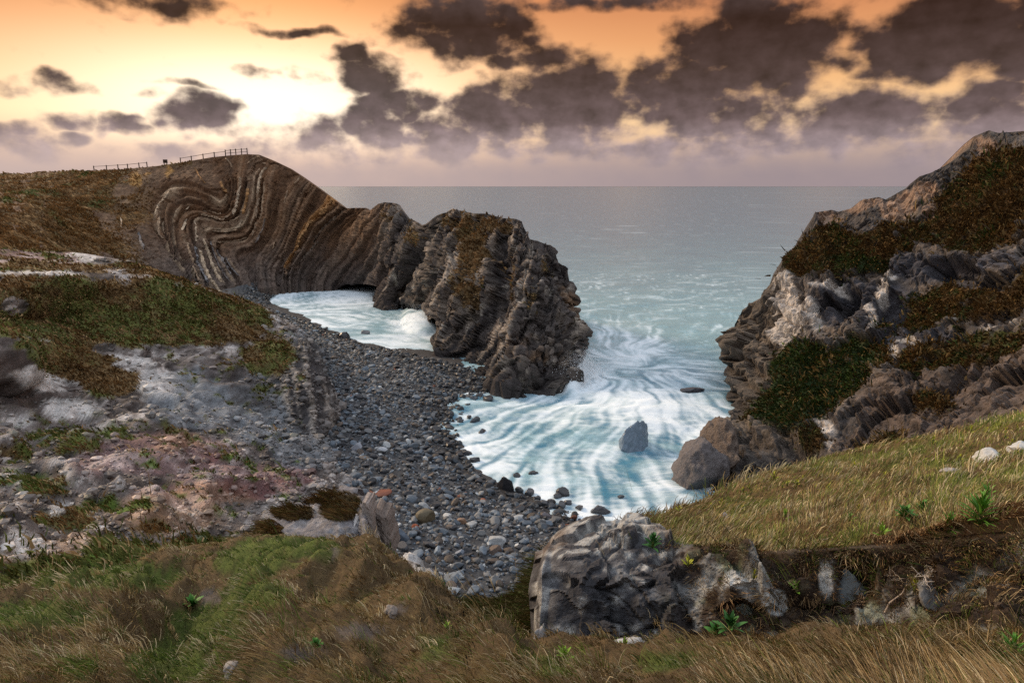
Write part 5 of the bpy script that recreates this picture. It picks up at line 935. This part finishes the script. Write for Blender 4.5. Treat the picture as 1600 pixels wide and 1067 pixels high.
def slab(quad, t, thick, colr, seed, parent, mat=M_OUTCROP):
    """upright slab from its outline in the photograph and its distance"""
    g = np.random.default_rng(seed); q = np.array(quad, float); nu, nv = 7, 13; u = np.linspace(0, 1, nu); w = np.linspace(0, 1, nv); U, Wv = np.meshgrid(u, w)
    X = (q[0] * ((1 - U) * (1 - Wv))[..., None] + q[1] * (U * (1 - Wv))[..., None] + q[2] * (U * Wv)[..., None] + q[3] * ((1 - U) * Wv)[..., None]); fr = pt(X[..., 0], X[..., 1], np.full(U.shape, t) + .25 * np.abs(U - .5))
    bk = fr + np.array([0, thick, 0]); P = np.stack([fr, bk]); P = P + (fbm(P.reshape(-1, 3), 1.6, 3, seed=seed)[:, None] * np.array([.10, .16, .10]) + g.normal(size=(P.size // 3, 3)) * .015).reshape(P.shape); v = P.reshape(-1, 3); F = []; m = nu * nv
    for i in range(nv - 1):
        for j in range(nu - 1): a = i * nu + j; F += [(a, a + nu, a + nu + 1, a + 1), (m + a, m + a + 1, m + a + nu + 1, m + a + nu)]
    for i in range(nv - 1):
        for j in (0, nu - 1): a = i * nu + j; F.append((a, a + nu, m + a + nu, m + a) if j else (a, m + a, m + a + nu, a + nu))
    for j in range(nu - 1): F.append((j, j + 1, m + j + 1, m + j))
    cc = colr * (1 + .5 * fbm(v * [2.5, 2.5, .5], 1.2, 3, seed=seed + 3))[:, None]; return link('slab', mesh('slab', v, np.array(F), cc, smooth=False), mat, parent)
slab([(566, 782), (577, 787), (592, 862), (572, 858)], 23.2, .9, srgb(150, 140, 134), 1, spur); slab([(584, 800), (604, 808), (616, 868), (594, 864)], 23.8, 1.2, srgb(120, 110, 104), 2, spur); slab([(545, 822), (558, 826), (574, 866), (552, 862)], 22.6, .8, srgb(190, 186, 184), 3, spur)
# ledge of pale broken rock along the edge of the near bank
LEDGE = []
for cx, cy_, tc in [(626, 872, 18.6), (640, 884, 17.9), (655, 902, 16.8), (672, 922, 15.6), (688, 944, 14.4), (702, 962, 13.3), (713, 982, 12.0), (722, 1003, 10.8)]: LEDGE.append([(cx - 10, cy_ + 12, tc - .45), (cx + 1, cy_ - 8, tc - .25), (cx + 14, cy_ - 5, tc), (cx + 24, cy_ + 14, tc + .3), (cx + 22, cy_ + 50, tc + .8)])
Lg = Sheet(LEDGE, 90, 40, 't'); p = Lg.flat(); f1, f2, cid = cells(p * 2.6, 23); Lg.push((cid - .5) * .22 + fbm(p, 1.5, 4, seed=311) * .16); p = Lg.flat(); n1 = fbm(p, 1.5, 4, seed=312)
c = lerp(np.tile(srgb(70, 64, 58), (len(p), 1)), srgb(190, 188, 186), sm(n1 + .5 * sm(Lg.py.ravel(), 930, 880) - .15, 0, .4)); o_ledge = Lg.make('rock_ledge', M_OUTCROP, c, label='thin broken rock ledge edging the near grass bank beside the gully', category='rock ledge')
def turf_rock(sheet, px, py, wpx, hpx, label, colr, seed, sink=.25):
    P, N = sheet.find(px, py + hpx * .3); t = proj(P)[2]; w = wpx / FPX * t * .5; h = hpx / FPX * t * .65; single('rock', label, 'rock', P + (np.array([0, 0, h * .3]) if sheet is not E else N * -.25 * w), (w, w * .7, h), colr, seed, 4, 9, mat=M_ROCK, rotz=seed * .7, rough=.30)
lg = srgb(186, 188, 188)
turf_rock(Fb, 1545, 712, 52, 26, 'white lichened rock on the grassy brow, larger of the two by the picture edge', lg, 61); turf_rock(Fb, 1596, 700, 40, 30, 'white lichened rock on the grassy brow cut by the picture edge', lg, 62); turf_rock(Fb, 1490, 737, 38, 14, 'low flat grey rock sunk in the grassy brow', srgb(150, 146, 142), 63)
turf_rock(Fb, 1131, 806, 13, 13, 'small pale stone alone on the brow above the limestone outcrop', srgb(176, 170, 172), 64); turf_rock(C, 366, 1044, 46, 20, 'grey stone in the turf at the bottom of the picture', srgb(128, 124, 122), 65); turf_rock(C, 610, 952, 30, 16, 'small grey stone showing through the turf of the near bank', srgb(120, 112, 106), 66)
turf_rock(C, 975, 1012, 95, 20, 'long pale rock lying at the foot of the limestone outcrop', srgb(166, 168, 168), 67); turf_rock(K, 790, 1006, 34, 14, 'tan rock in the gully floor beside the limestone outcrop', srgb(170, 158, 138), 68); turf_rock(E, 840, 990, 50, 56, 'grey-white block against the corner of the limestone outcrop', srgb(134, 132, 132), 69)
turf_rock(E, 1215, 938, 52, 46, 'white rounded rock bulging from the dark soil of the bank', srgb(206, 208, 208), 70); turf_rock(E, 1165, 925, 60, 60, 'pale lichen-green crusted rock in the soil bank', srgb(150, 156, 146), 71); turf_rock(E, 1320, 900, 60, 70, 'bluish grey shaly rock showing in the soil bank', srgb(112, 120, 124), 72); turf_rock(E, 1450, 920, 70, 40, 'grey shaly rock at the end of the soil bank under pale twigs', srgb(104, 104, 104), 73)

def rubble():
    n = 9500; w = (1 - VEG_B.reshape(B.P.shape[:2])) * ((B.px > -40) & (B.px < 560) & (B.py > 400)) * (.25 + sm(B.py, 600, 720) + 1.3 * sm(B.px, 380, 470)); bil = B.sample(n, w); P = bil(B.P); t = proj(P)[2]; cl = bil(COL_B.reshape(B.nv, B.nu, 3))
    rad = np.clip(.075 * np.exp(rng.normal(size=n) * .65), .025, .45) * np.clip(t / 38, .6, 1.8); v, f = stone(1, np.random.default_rng(77), 4); M = [stone(1, np.random.default_rng(70 + k), 4)[0] for k in range(8)]; pick = rng.integers(0, 8, n); v = np.array(M)[pick]; a = rng.uniform(0, 6.28, n)
    X = v[..., 0] * np.cos(a)[:, None] - v[..., 1] * np.sin(a)[:, None]; Y = v[..., 0] * np.sin(a)[:, None] + v[..., 1] * np.cos(a)[:, None]; VV = np.stack([X, Y, v[..., 2]], -1) * rad[:, None, None] + P[:, None] + np.array([0, 0, 1]) * (rad * .2)[:, None, None]
    cc = lerp(cl, np.tile(srgb(110, 104, 100), (n, 1)), rng.random(n) * .6) * rng.uniform(.45, 1.6, n)[:, None]; k = v.shape[1]; F = (f[None] + np.arange(n)[:, None, None] * k).reshape(-1, 3)
    link('rubble', mesh('rubble', VV.reshape(-1, 3), F, np.repeat(cc, k, 0), smooth=False), M_STONE, kind='stuff', label='loose rubble strewn over the clay hillside')
rubble()
# ================================================================== VEGETATION
def blades(name, P, N, L, Wd, lean, col, mat=M_GRASS, curve=.7, up=.55, tipc=1.25, far=False, **props):
    """one mesh of curved grass blades rooted at P"""
    n = len(P); up3 = N * up + np.array([0, 0, .35]); up3 /= np.linalg.norm(up3, axis=1)[:, None]; d0 = up3 + lean * .5; d0 /= np.linalg.norm(d0, axis=1)[:, None]; d1 = up3 * (1 - curve) + lean; d1 /= np.linalg.norm(d1, axis=1)[:, None]
    view = P - np.array([0, 0, CAMZ]); sd = np.cross(d0, view); sd /= np.linalg.norm(sd, axis=1)[:, None] + 1e-9; sd = sd + rng.normal(size=(n, 3)) * .35; sd *= (Wd * .5)[:, None]
    L = L[:, None]; b = P - up3 * L * .06; m = P + d0 * L * .55; e = m + d1 * L * .5; q = lambda s_: b * (1 - s_) ** 2 + m * 2 * s_ * (1 - s_) + e * s_ * s_
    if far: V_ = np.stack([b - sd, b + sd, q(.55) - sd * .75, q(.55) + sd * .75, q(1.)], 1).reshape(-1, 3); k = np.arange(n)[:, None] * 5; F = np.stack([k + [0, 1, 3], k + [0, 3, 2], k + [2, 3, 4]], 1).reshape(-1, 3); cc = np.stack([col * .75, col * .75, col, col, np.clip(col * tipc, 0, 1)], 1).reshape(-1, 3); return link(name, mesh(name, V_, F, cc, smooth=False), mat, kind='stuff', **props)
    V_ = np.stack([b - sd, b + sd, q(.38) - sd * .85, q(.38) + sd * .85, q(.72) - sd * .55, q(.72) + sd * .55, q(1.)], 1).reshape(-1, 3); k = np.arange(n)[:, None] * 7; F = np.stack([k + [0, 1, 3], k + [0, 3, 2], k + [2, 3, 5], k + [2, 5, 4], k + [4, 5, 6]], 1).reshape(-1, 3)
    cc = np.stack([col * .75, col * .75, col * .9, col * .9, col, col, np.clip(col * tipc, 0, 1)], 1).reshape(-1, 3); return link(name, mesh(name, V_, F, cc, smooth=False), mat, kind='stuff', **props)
def palette(n, P, green, kinds, seed):
    """mix of straw, brown and green stems; green = 0..1 share of living grass"""
    straw, brown, grn, dkg, pale = kinds; r = rng.random(n); k = fbm(P, 1.1, 3, seed=seed); c = lerp(np.tile(brown, (n, 1)), straw, sm(k + (r - .5) * .9, -.35, .45)); g = lerp(np.tile(dkg, (n, 1)), grn, rng.random(n))
    c = np.where((rng.random(n) < green)[:, None], g, c); c = np.where((rng.random(n) < .10)[:, None], pale, c); return c * rng.uniform(.7, 1.25, n)[:, None]
STRAW = (srgb(168, 142, 94), srgb(112, 90, 58), srgb(112, 126, 50), srgb(66, 84, 36), srgb(206, 186, 146))
def flow(P, base, amp, fr, seed):
    a = math.atan2(base[1], base[0]) + fbm(P, fr, 3, seed=seed) * amp; return np.stack([np.cos(a), np.sin(a), a * 0 - .08], -1)
def lawn(name, sheet, n, wmap, L, lean, amp, fr, green, seed, label, kinds=STRAW, curve=.75, up=.5, wide=.55, minw=.004, lvar=.35, far=False):
    bil = sheet.sample(n, wmap); P = bil(sheet.P); N = bil(sheet.N); g = bil(green)[:, 0]; t = proj(P)[2]
    Ln = L * np.exp(rng.normal(size=n) * lvar) * np.clip(1 + 1.1 * fbm(P, 1.1, 3, seed=seed + 1), .4, 2.4); Wd = np.maximum(minw, t / 683 * wide) * rng.uniform(.7, 1.4, n)
    return blades(name, P, N, Ln, Wd, flow(P, lean, amp, fr, seed), palette(n, P, np.clip(g, 0, 1), kinds, seed), curve=curve, up=up, far=far, label=label)
def tussocks(name, sheet, nc, per, wmap, R, L, lean, green, seed, label, kinds=STRAW, wide=.45, minw=.0025, far=False):
    """separate clumps of grass, each with its own colour, blades springing outwards and combed by the wind"""
    bil = sheet.sample(nc, wmap); Pc = bil(sheet.P); Nc = bil(sheet.N); gc = np.clip(bil(green)[:, 0], 0, 1); base = palette(nc, Pc, gc, kinds, seed); sz = np.exp(rng.normal(size=nc) * .45); k = np.repeat(np.arange(nc), per); n = len(k)
    off = rng.normal(size=(n, 3)); off -= (off * Nc[k]).sum(1)[:, None] * Nc[k]; P = Pc[k] + off * (R * sz[k])[:, None] * .5 + Nc[k] * (.05 * sz[k] * np.exp(-(off ** 2).sum(1)))[:, None]; t = proj(P)[2]
    ln = off * .55 + flow(P, lean, 1.6, .6, seed + 2) * .8; ln /= np.linalg.norm(ln, axis=1)[:, None]; col = base[k] * rng.uniform(.7, 1.3, n)[:, None]; col = np.where((rng.random(n) < .12)[:, None], kinds[4] * rng.uniform(.7, 1.1, n)[:, None], col)
    return blades(name, P, Nc[k], L * sz[k] * np.exp(rng.normal(size=n) * .3), np.maximum(minw, t / 683 * wide) * rng.uniform(.7, 1.4, n), ln, col, curve=.75, up=.7, far=far, label=label)
inC = ((C.px > -160) & (C.px < 2380) & (C.py < 1120)).astype(float) * np.where((C.px < -30) | (C.px > 1640), .35, 1); bare = BARE_C.reshape(C.nv, C.nu)
hidden = 1 - .0 * C.px; topC = np.ones(C.P.shape[:2]); topC[:3] = 0
nearw = np.clip(proj(C.P)[2] / 7.0, .35, 1.3)
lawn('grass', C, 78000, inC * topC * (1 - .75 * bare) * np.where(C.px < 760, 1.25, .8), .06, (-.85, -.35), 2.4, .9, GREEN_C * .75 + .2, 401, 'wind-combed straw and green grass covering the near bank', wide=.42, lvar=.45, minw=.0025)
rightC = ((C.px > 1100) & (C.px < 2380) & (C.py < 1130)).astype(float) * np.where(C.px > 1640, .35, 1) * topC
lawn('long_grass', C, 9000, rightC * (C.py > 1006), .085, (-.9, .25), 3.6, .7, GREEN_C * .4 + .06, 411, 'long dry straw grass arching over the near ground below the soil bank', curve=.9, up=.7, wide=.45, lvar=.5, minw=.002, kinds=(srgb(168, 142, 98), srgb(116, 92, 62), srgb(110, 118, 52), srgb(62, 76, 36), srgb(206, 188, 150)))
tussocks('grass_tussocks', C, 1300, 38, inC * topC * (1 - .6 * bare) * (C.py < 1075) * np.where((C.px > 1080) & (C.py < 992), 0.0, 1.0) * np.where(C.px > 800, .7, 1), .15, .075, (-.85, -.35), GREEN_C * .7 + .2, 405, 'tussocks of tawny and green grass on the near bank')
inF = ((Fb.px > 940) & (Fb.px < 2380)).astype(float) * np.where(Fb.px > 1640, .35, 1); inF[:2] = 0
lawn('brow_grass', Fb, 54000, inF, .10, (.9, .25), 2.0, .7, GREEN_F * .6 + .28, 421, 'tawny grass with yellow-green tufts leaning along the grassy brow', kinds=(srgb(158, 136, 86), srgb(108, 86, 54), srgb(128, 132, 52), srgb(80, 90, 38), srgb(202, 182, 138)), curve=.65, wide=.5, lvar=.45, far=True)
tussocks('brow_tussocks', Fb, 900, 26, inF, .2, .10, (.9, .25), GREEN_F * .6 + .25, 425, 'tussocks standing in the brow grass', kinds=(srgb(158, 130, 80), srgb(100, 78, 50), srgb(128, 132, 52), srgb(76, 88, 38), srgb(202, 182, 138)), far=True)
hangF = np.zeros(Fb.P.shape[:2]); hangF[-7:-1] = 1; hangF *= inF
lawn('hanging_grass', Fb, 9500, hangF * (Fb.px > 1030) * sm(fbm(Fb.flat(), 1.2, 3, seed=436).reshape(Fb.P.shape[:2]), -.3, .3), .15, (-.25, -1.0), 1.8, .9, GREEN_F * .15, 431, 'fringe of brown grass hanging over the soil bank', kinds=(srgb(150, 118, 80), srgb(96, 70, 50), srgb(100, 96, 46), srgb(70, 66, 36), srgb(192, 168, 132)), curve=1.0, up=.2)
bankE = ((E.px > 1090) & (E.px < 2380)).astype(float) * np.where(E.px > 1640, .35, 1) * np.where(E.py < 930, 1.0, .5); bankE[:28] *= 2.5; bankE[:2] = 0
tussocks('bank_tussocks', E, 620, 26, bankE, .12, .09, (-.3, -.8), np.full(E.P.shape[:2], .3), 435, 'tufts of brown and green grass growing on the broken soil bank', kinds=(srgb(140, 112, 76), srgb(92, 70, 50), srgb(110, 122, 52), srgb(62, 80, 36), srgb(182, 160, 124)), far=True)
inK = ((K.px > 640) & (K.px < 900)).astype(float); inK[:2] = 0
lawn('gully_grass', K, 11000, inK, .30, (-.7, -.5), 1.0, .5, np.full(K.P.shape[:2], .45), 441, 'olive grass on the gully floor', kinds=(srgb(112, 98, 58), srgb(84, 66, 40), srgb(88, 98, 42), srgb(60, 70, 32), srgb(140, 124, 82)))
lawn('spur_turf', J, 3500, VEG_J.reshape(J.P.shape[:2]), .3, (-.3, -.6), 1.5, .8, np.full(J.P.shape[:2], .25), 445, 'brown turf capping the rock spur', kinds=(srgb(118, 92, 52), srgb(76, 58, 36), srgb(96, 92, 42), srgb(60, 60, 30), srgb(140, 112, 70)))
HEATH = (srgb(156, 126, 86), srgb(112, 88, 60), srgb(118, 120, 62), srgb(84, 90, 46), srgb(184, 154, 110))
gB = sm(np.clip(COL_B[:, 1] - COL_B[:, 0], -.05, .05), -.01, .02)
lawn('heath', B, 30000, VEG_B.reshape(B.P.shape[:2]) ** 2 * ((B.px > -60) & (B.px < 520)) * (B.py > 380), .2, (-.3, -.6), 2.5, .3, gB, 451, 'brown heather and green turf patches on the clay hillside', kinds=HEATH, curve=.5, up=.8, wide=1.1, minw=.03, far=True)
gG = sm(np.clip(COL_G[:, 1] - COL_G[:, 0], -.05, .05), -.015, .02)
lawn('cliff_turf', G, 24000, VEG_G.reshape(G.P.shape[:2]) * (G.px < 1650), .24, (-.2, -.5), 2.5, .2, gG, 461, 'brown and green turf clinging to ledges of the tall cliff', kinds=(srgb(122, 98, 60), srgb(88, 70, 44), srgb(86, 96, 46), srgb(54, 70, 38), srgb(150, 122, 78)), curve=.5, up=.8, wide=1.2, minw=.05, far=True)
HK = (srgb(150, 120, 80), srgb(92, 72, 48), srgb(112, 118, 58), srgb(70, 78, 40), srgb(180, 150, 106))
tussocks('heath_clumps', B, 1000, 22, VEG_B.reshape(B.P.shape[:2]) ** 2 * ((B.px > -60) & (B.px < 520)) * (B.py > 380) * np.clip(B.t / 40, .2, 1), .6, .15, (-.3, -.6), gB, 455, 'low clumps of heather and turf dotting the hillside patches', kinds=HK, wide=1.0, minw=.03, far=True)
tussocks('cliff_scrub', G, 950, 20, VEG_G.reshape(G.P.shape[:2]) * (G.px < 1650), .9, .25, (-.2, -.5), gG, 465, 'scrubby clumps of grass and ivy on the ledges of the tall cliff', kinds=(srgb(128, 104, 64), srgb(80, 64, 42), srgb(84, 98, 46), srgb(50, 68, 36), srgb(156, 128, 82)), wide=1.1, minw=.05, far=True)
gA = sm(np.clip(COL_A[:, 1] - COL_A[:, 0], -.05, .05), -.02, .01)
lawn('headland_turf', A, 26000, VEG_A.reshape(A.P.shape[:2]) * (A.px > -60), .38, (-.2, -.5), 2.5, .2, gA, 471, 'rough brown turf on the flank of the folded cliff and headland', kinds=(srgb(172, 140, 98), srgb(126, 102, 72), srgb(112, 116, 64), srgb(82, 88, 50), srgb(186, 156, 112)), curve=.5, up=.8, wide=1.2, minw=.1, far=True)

# leafy plants: one leaf shape, copied
def leaf_mesh(name, wid, colr, droop=.35, n=5):
    v = []; 
    for k in range(n + 1):
        s = k / n; w = wid * math.sin(math.pi * min(1, .12 + .86 * s)) ** .8 * .5; z = .55 * s - droop * s * s; x = s * .95; v += [(x, -w, z + w * .25), (x, 0, z), (x, w, z + w * .25)]
    f = []
    for k in range(n):
        a = k * 3; f += [(a, a + 1, a + 4, a + 3), (a + 1, a + 2, a + 5, a + 4)]
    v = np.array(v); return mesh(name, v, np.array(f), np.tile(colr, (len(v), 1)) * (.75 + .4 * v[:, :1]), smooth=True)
LEAVES = {'narrow': leaf_mesh('leaf', .12, srgb(92, 140, 48)), 'dark': leaf_mesh('leaf', .26, srgb(58, 104, 48)), 'yellow': leaf_mesh('leaf', .22, srgb(168, 170, 48), .2), 'broad': leaf_mesh('leaf', .38, srgb(74, 124, 52)), 'lime': leaf_mesh('leaf', .24, srgb(132, 168, 56), .2)}
for m_ in LEAVES.values(): m_.materials.append(M_LEAF)
def plant(sheet, px, py, size_px, kind, n, label, group=None, rise=.7, category='plant', name='leafy_plant', stemcol=srgb(84, 92, 44)):
    P, N = sheet.find(px, py); t = proj(P)[2]; r = size_px / FPX * t * .5; th = thing(name, label, category, tuple(P + N * .02)); 
    if group: th['group'] = group
    st_v, st_f = ICO[1]; sv = st_v * np.array([.02, .02, r * rise * .5]) + np.array([0, 0, r * rise * .45]); link('stem', mesh('stem', sv, st_f, np.tile(stemcol, (len(sv), 1))), M_LEAF, th)
    for k in range(n):
        s = k / max(1, n - 1); o = bpy.data.objects.new('leaf', LEAVES[kind]); COL.objects.link(o); o.parent = th; L_ = r * rng.uniform(.75, 1.15) * (1 - .35 * s); o.scale = (L_, L_, L_)
        o.location = (0, 0, r * rise * s * .9); o.rotation_euler = (rng.normal() * .25, -.15 - .85 * s + rng.normal() * .2, k * 2.399 + rng.normal() * .3)
for a in [(Fb, 1528, 852, 84, 'narrow', 60, 'largest bright green narrow-leaved plant on the bank by the picture edge', .9), (Fb, 1478, 838, 60, 'narrow', 22, 'green narrow-leaved plant beside the largest plant on the bank', .8), (Fb, 1415, 812, 46, 'broad', 24, 'low bright green feathery plant on top of the soil bank', .4), (Fb, 1440, 800, 40, 'broad', 18, 'smaller green feathery plant touching the low one on the bank', .4),
          (Fb, 1540, 785, 54, 'narrow', 20, 'dark green clump in the long grass above the soil bank', .6), (E, 1020, 858, 44, 'dark', 22, 'dark glossy leafed plant rooted on the limestone outcrop', .8), (E, 1245, 925, 40, 'lime', 16, 'lime green plant below the hanging grass of the soil bank', .7), (Fb, 1228, 812, 26, 'lime', 14, 'yellow-green fern-like tuft in front of the brow grass', .9),
          (Fb, 1376, 842, 34, 'lime', 16, 'yellow-green fern tuft at the lip of the soil bank', .9), (C, 1140, 978, 60, 'dark', 26, 'dark green leafy plant at the base of the outcrop', .6), (C, 1120, 985, 40, 'broad', 16, 'small green plant left of the dark leafy one at the outcrop base', .6), (C, 880, 1032, 40, 'lime', 18, 'lime leafed plant in the turf under the outcrop corner', .8), (C, 975, 1025, 44, 'lime', 20, 'lime green leafy plant before the long pale rock', .8),
          (C, 1060, 1024, 36, 'lime', 16, 'lime green plant in the turf right of the long pale rock', .8), (C, 530, 982, 28, 'lime', 16, 'bright lime rosette alone on the near bank', .5), (C, 492, 1016, 36, 'broad', 20, 'green low plant below the lime rosette on the near bank', .4), (C, 300, 945, 44, 'broad', 20, 'blue-green patch plant beside the bare earth of the near bank', .25), (C, 1580, 1030, 70, 'narrow', 26, 'green narrow leaves in the bottom corner beside the straw grass', .8), (Fb, 1330, 815, 30, 'narrow', 14, 'small dark green tuft in the middle of the brow', .5), (C, 700, 985, 24, 'lime', 12, 'small lime plant at the end of the near bank by the gully', .6), (E, 1180, 905, 30, 'yellow', 10, 'yellow leaved sprig on the soil bank', .8), (E, 1075, 885, 30, 'yellow', 12, 'yellow leaved sprig on the outcrop next to the dark plant', .8), (E, 1430, 930, 46, 'yellow', 8, 'yellow-green strap leaves hanging in the soil bank by the twigs', .8)]:
    plant(*a[:7], rise=a[7])
for k in range(46):
    px, py = rng.uniform(1040, 1590), 0; py = np.interp(px, [1000, 1100, 1200, 1300, 1400, 1500, 1600], [815, 785, 742, 718, 698, 674, 650]) + 8 + abs(rng.normal()) * 45
    plant(Fb, px, min(py, 800), rng.uniform(11, 20), 'yellow', 9, 'small yellow-leaved sprig scattered in the brow grass', 'yellow sprigs on the brow', rise=1.0, category='sprig', name='yellow_sprig')
def tube_mesh(name, lines, rad, colr):
    Vs, Fs = [], []; b = 0
    for ln in lines:
        ln = np.array(ln, float); T = np.gradient(ln, axis=0); T /= np.linalg.norm(T, axis=1)[:, None] + 1e-9; U = np.cross(T, [.3, .2, 1.]); U /= np.linalg.norm(U, axis=1)[:, None] + 1e-9; W_ = np.cross(T, U); n = len(ln); r = rad * np.linspace(1, .35, n)
        V_ = np.stack([ln + (U * math.cos(a) + W_ * math.sin(a)) * r[:, None] for a in (0, 1.571, 3.142, 4.712)], 1).reshape(-1, 3); Vs.append(V_)
        for i in range(n - 1):
            for j in range(4): Fs.append((b + i * 4 + j, b + i * 4 + (j + 1) % 4, b + (i + 1) * 4 + (j + 1) % 4, b + (i + 1) * 4 + j))
        b += n * 4
    v = np.concatenate(Vs); return mesh(name, v, np.array(Fs), np.tile(colr, (len(v), 1)))
def twig_lines(P, n, L, spread, g, lift=.5):
    out = []
    for k in range(n):
        d = np.array([g.normal() * spread, g.normal() * spread * .5 - .3, abs(g.normal()) * lift]); d /= np.linalg.norm(d); q = [P + g.normal(size=3) * L * .15]
        for s in range(5): d = d + g.normal(size=3) * .35; d /= np.linalg.norm(d); q.append(q[-1] + d * L / 5 * g.uniform(.7, 1.2))
        out.append(q)
    return out
g = np.random.default_rng(5)
for sh, px, py, n, L, label, colr in [(E, 1455, 905, 30, .15, 'tangle of bleached white twigs on the soil bank', srgb(206, 196, 186)), (E, 1345, 945, 14, .12, 'small tangle of dead brown stalks at the foot of the soil bank', srgb(150, 128, 104)), (E, 1400, 905, 10, .14, 'sparse pale dead stalks left of the bleached twigs', srgb(180, 166, 150)), (E, 1110, 940, 16, .2, 'dark dead stems trailing down the outcrop', srgb(70, 56, 46))]:
    P, N = sh.find(px, py); link('dead_twigs', tube_mesh('dead_twigs', twig_lines(P + N * .06, n, L, 1.0, g), .0035, colr), M_WOOD, label=label, category='twigs')
P0, N0 = E.find(1395, 958); P1, _ = E.find(1435, 922); link('stick', tube_mesh('stick', [[P0 + N0 * .08, P0 * .6 + P1 * .4 + N0 * .14, P0 * .2 + P1 * .8 + N0 * .12, P1 + N0 * .15]], .013, srgb(190, 176, 164)), M_WOOD, label='pale bare stick leaning below the bleached twigs', category='stick')

# ================================================================== FENCE ON THE CLIFF TOP
def crest(px, lift=0.0):
    j = int(np.argmin(np.abs(A.px[4] - px))); k = 4 + int(np.argmax(A.py[4:30, j] < -1e9)); P = A.P[:8, j]; return P[np.argmin(A.py[:8, j])] + np.array([0, 0, lift])
def box(a, b, w):
    """square bar from a to b"""
    a, b = np.array(a, float), np.array(b, float); T = b - a; T /= np.linalg.norm(T); U = np.cross(T, [0.12, 1, .05]); U /= np.linalg.norm(U); W_ = np.cross(T, U); v = []
    for q in (a, b):
        for s, r in ((-1, -1), (1, -1), (1, 1), (-1, 1)): v.append(q + (U * s + W_ * r) * w / 2)
    return np.array(v), [(0, 1, 2, 3), (7, 6, 5, 4), (0, 4, 5, 1), (1, 5, 6, 2), (2, 6, 7, 3), (3, 7, 4, 0)]
WOODC = srgb(70, 56, 46)
def fence(posts, label, rails, h):
    c0 = crest(posts[0]); th = thing('fence', label, 'fence', tuple(c0)); tops = [crest(x) for x in posts]
    def bar(nm, a, b, w): v, f = box(a - c0, b - c0, w); link(nm, mesh(nm, v, np.array(f), np.tile(WOODC, (8, 1)), smooth=False), M_WOOD, th)
    for q in tops: bar('post', q - [0, 0, .5], q + [0, 0, h], .17)
    for a, b in zip(tops[:-1], tops[1:]):
        for rh in rails: bar('rail', a + [0, -.12, rh], b + [0, -.12, rh], .10)
fence([148, 167, 185, 199, 217, 231], 'low post and rail fence on the cliff top left of the notice board', (1.05,), 1.25); fence([283, 300, 317, 334, 352], 'single rail fence climbing the cliff top right of the notice board', (1.0,), 1.2); fence([352.5, 361, 369, 377, 386], 'two-rail fence on the highest point of the folded cliff', (.6, 1.25), 1.5)
P = crest(258); th = thing('notice_board', 'dark upright notice board on the cliff top between two fences', 'notice board', tuple(P))
for nm, a, b, w in (('post', (-.35, 0, -.5), (-.35, 0, .9), .16), ('post', (.35, 0, -.5), (.35, 0, .9), .16)): v, f = box(a, b, w); link(nm, mesh(nm, v, np.array(f), np.tile(WOODC * .8, (8, 1)), smooth=False), M_WOOD, th)
v = np.array([(x, y, z) for x in (-.55, .55) for y in (-.09, .07) for z in (.42, 1.3)]); link('panel', mesh('panel', v, np.array([(0, 1, 3, 2), (4, 6, 7, 5), (0, 4, 5, 1), (2, 3, 7, 6), (0, 2, 6, 4), (1, 5, 7, 3)]), np.tile(WOODC * .7, (8, 1)), smooth=False), M_WOOD, th)
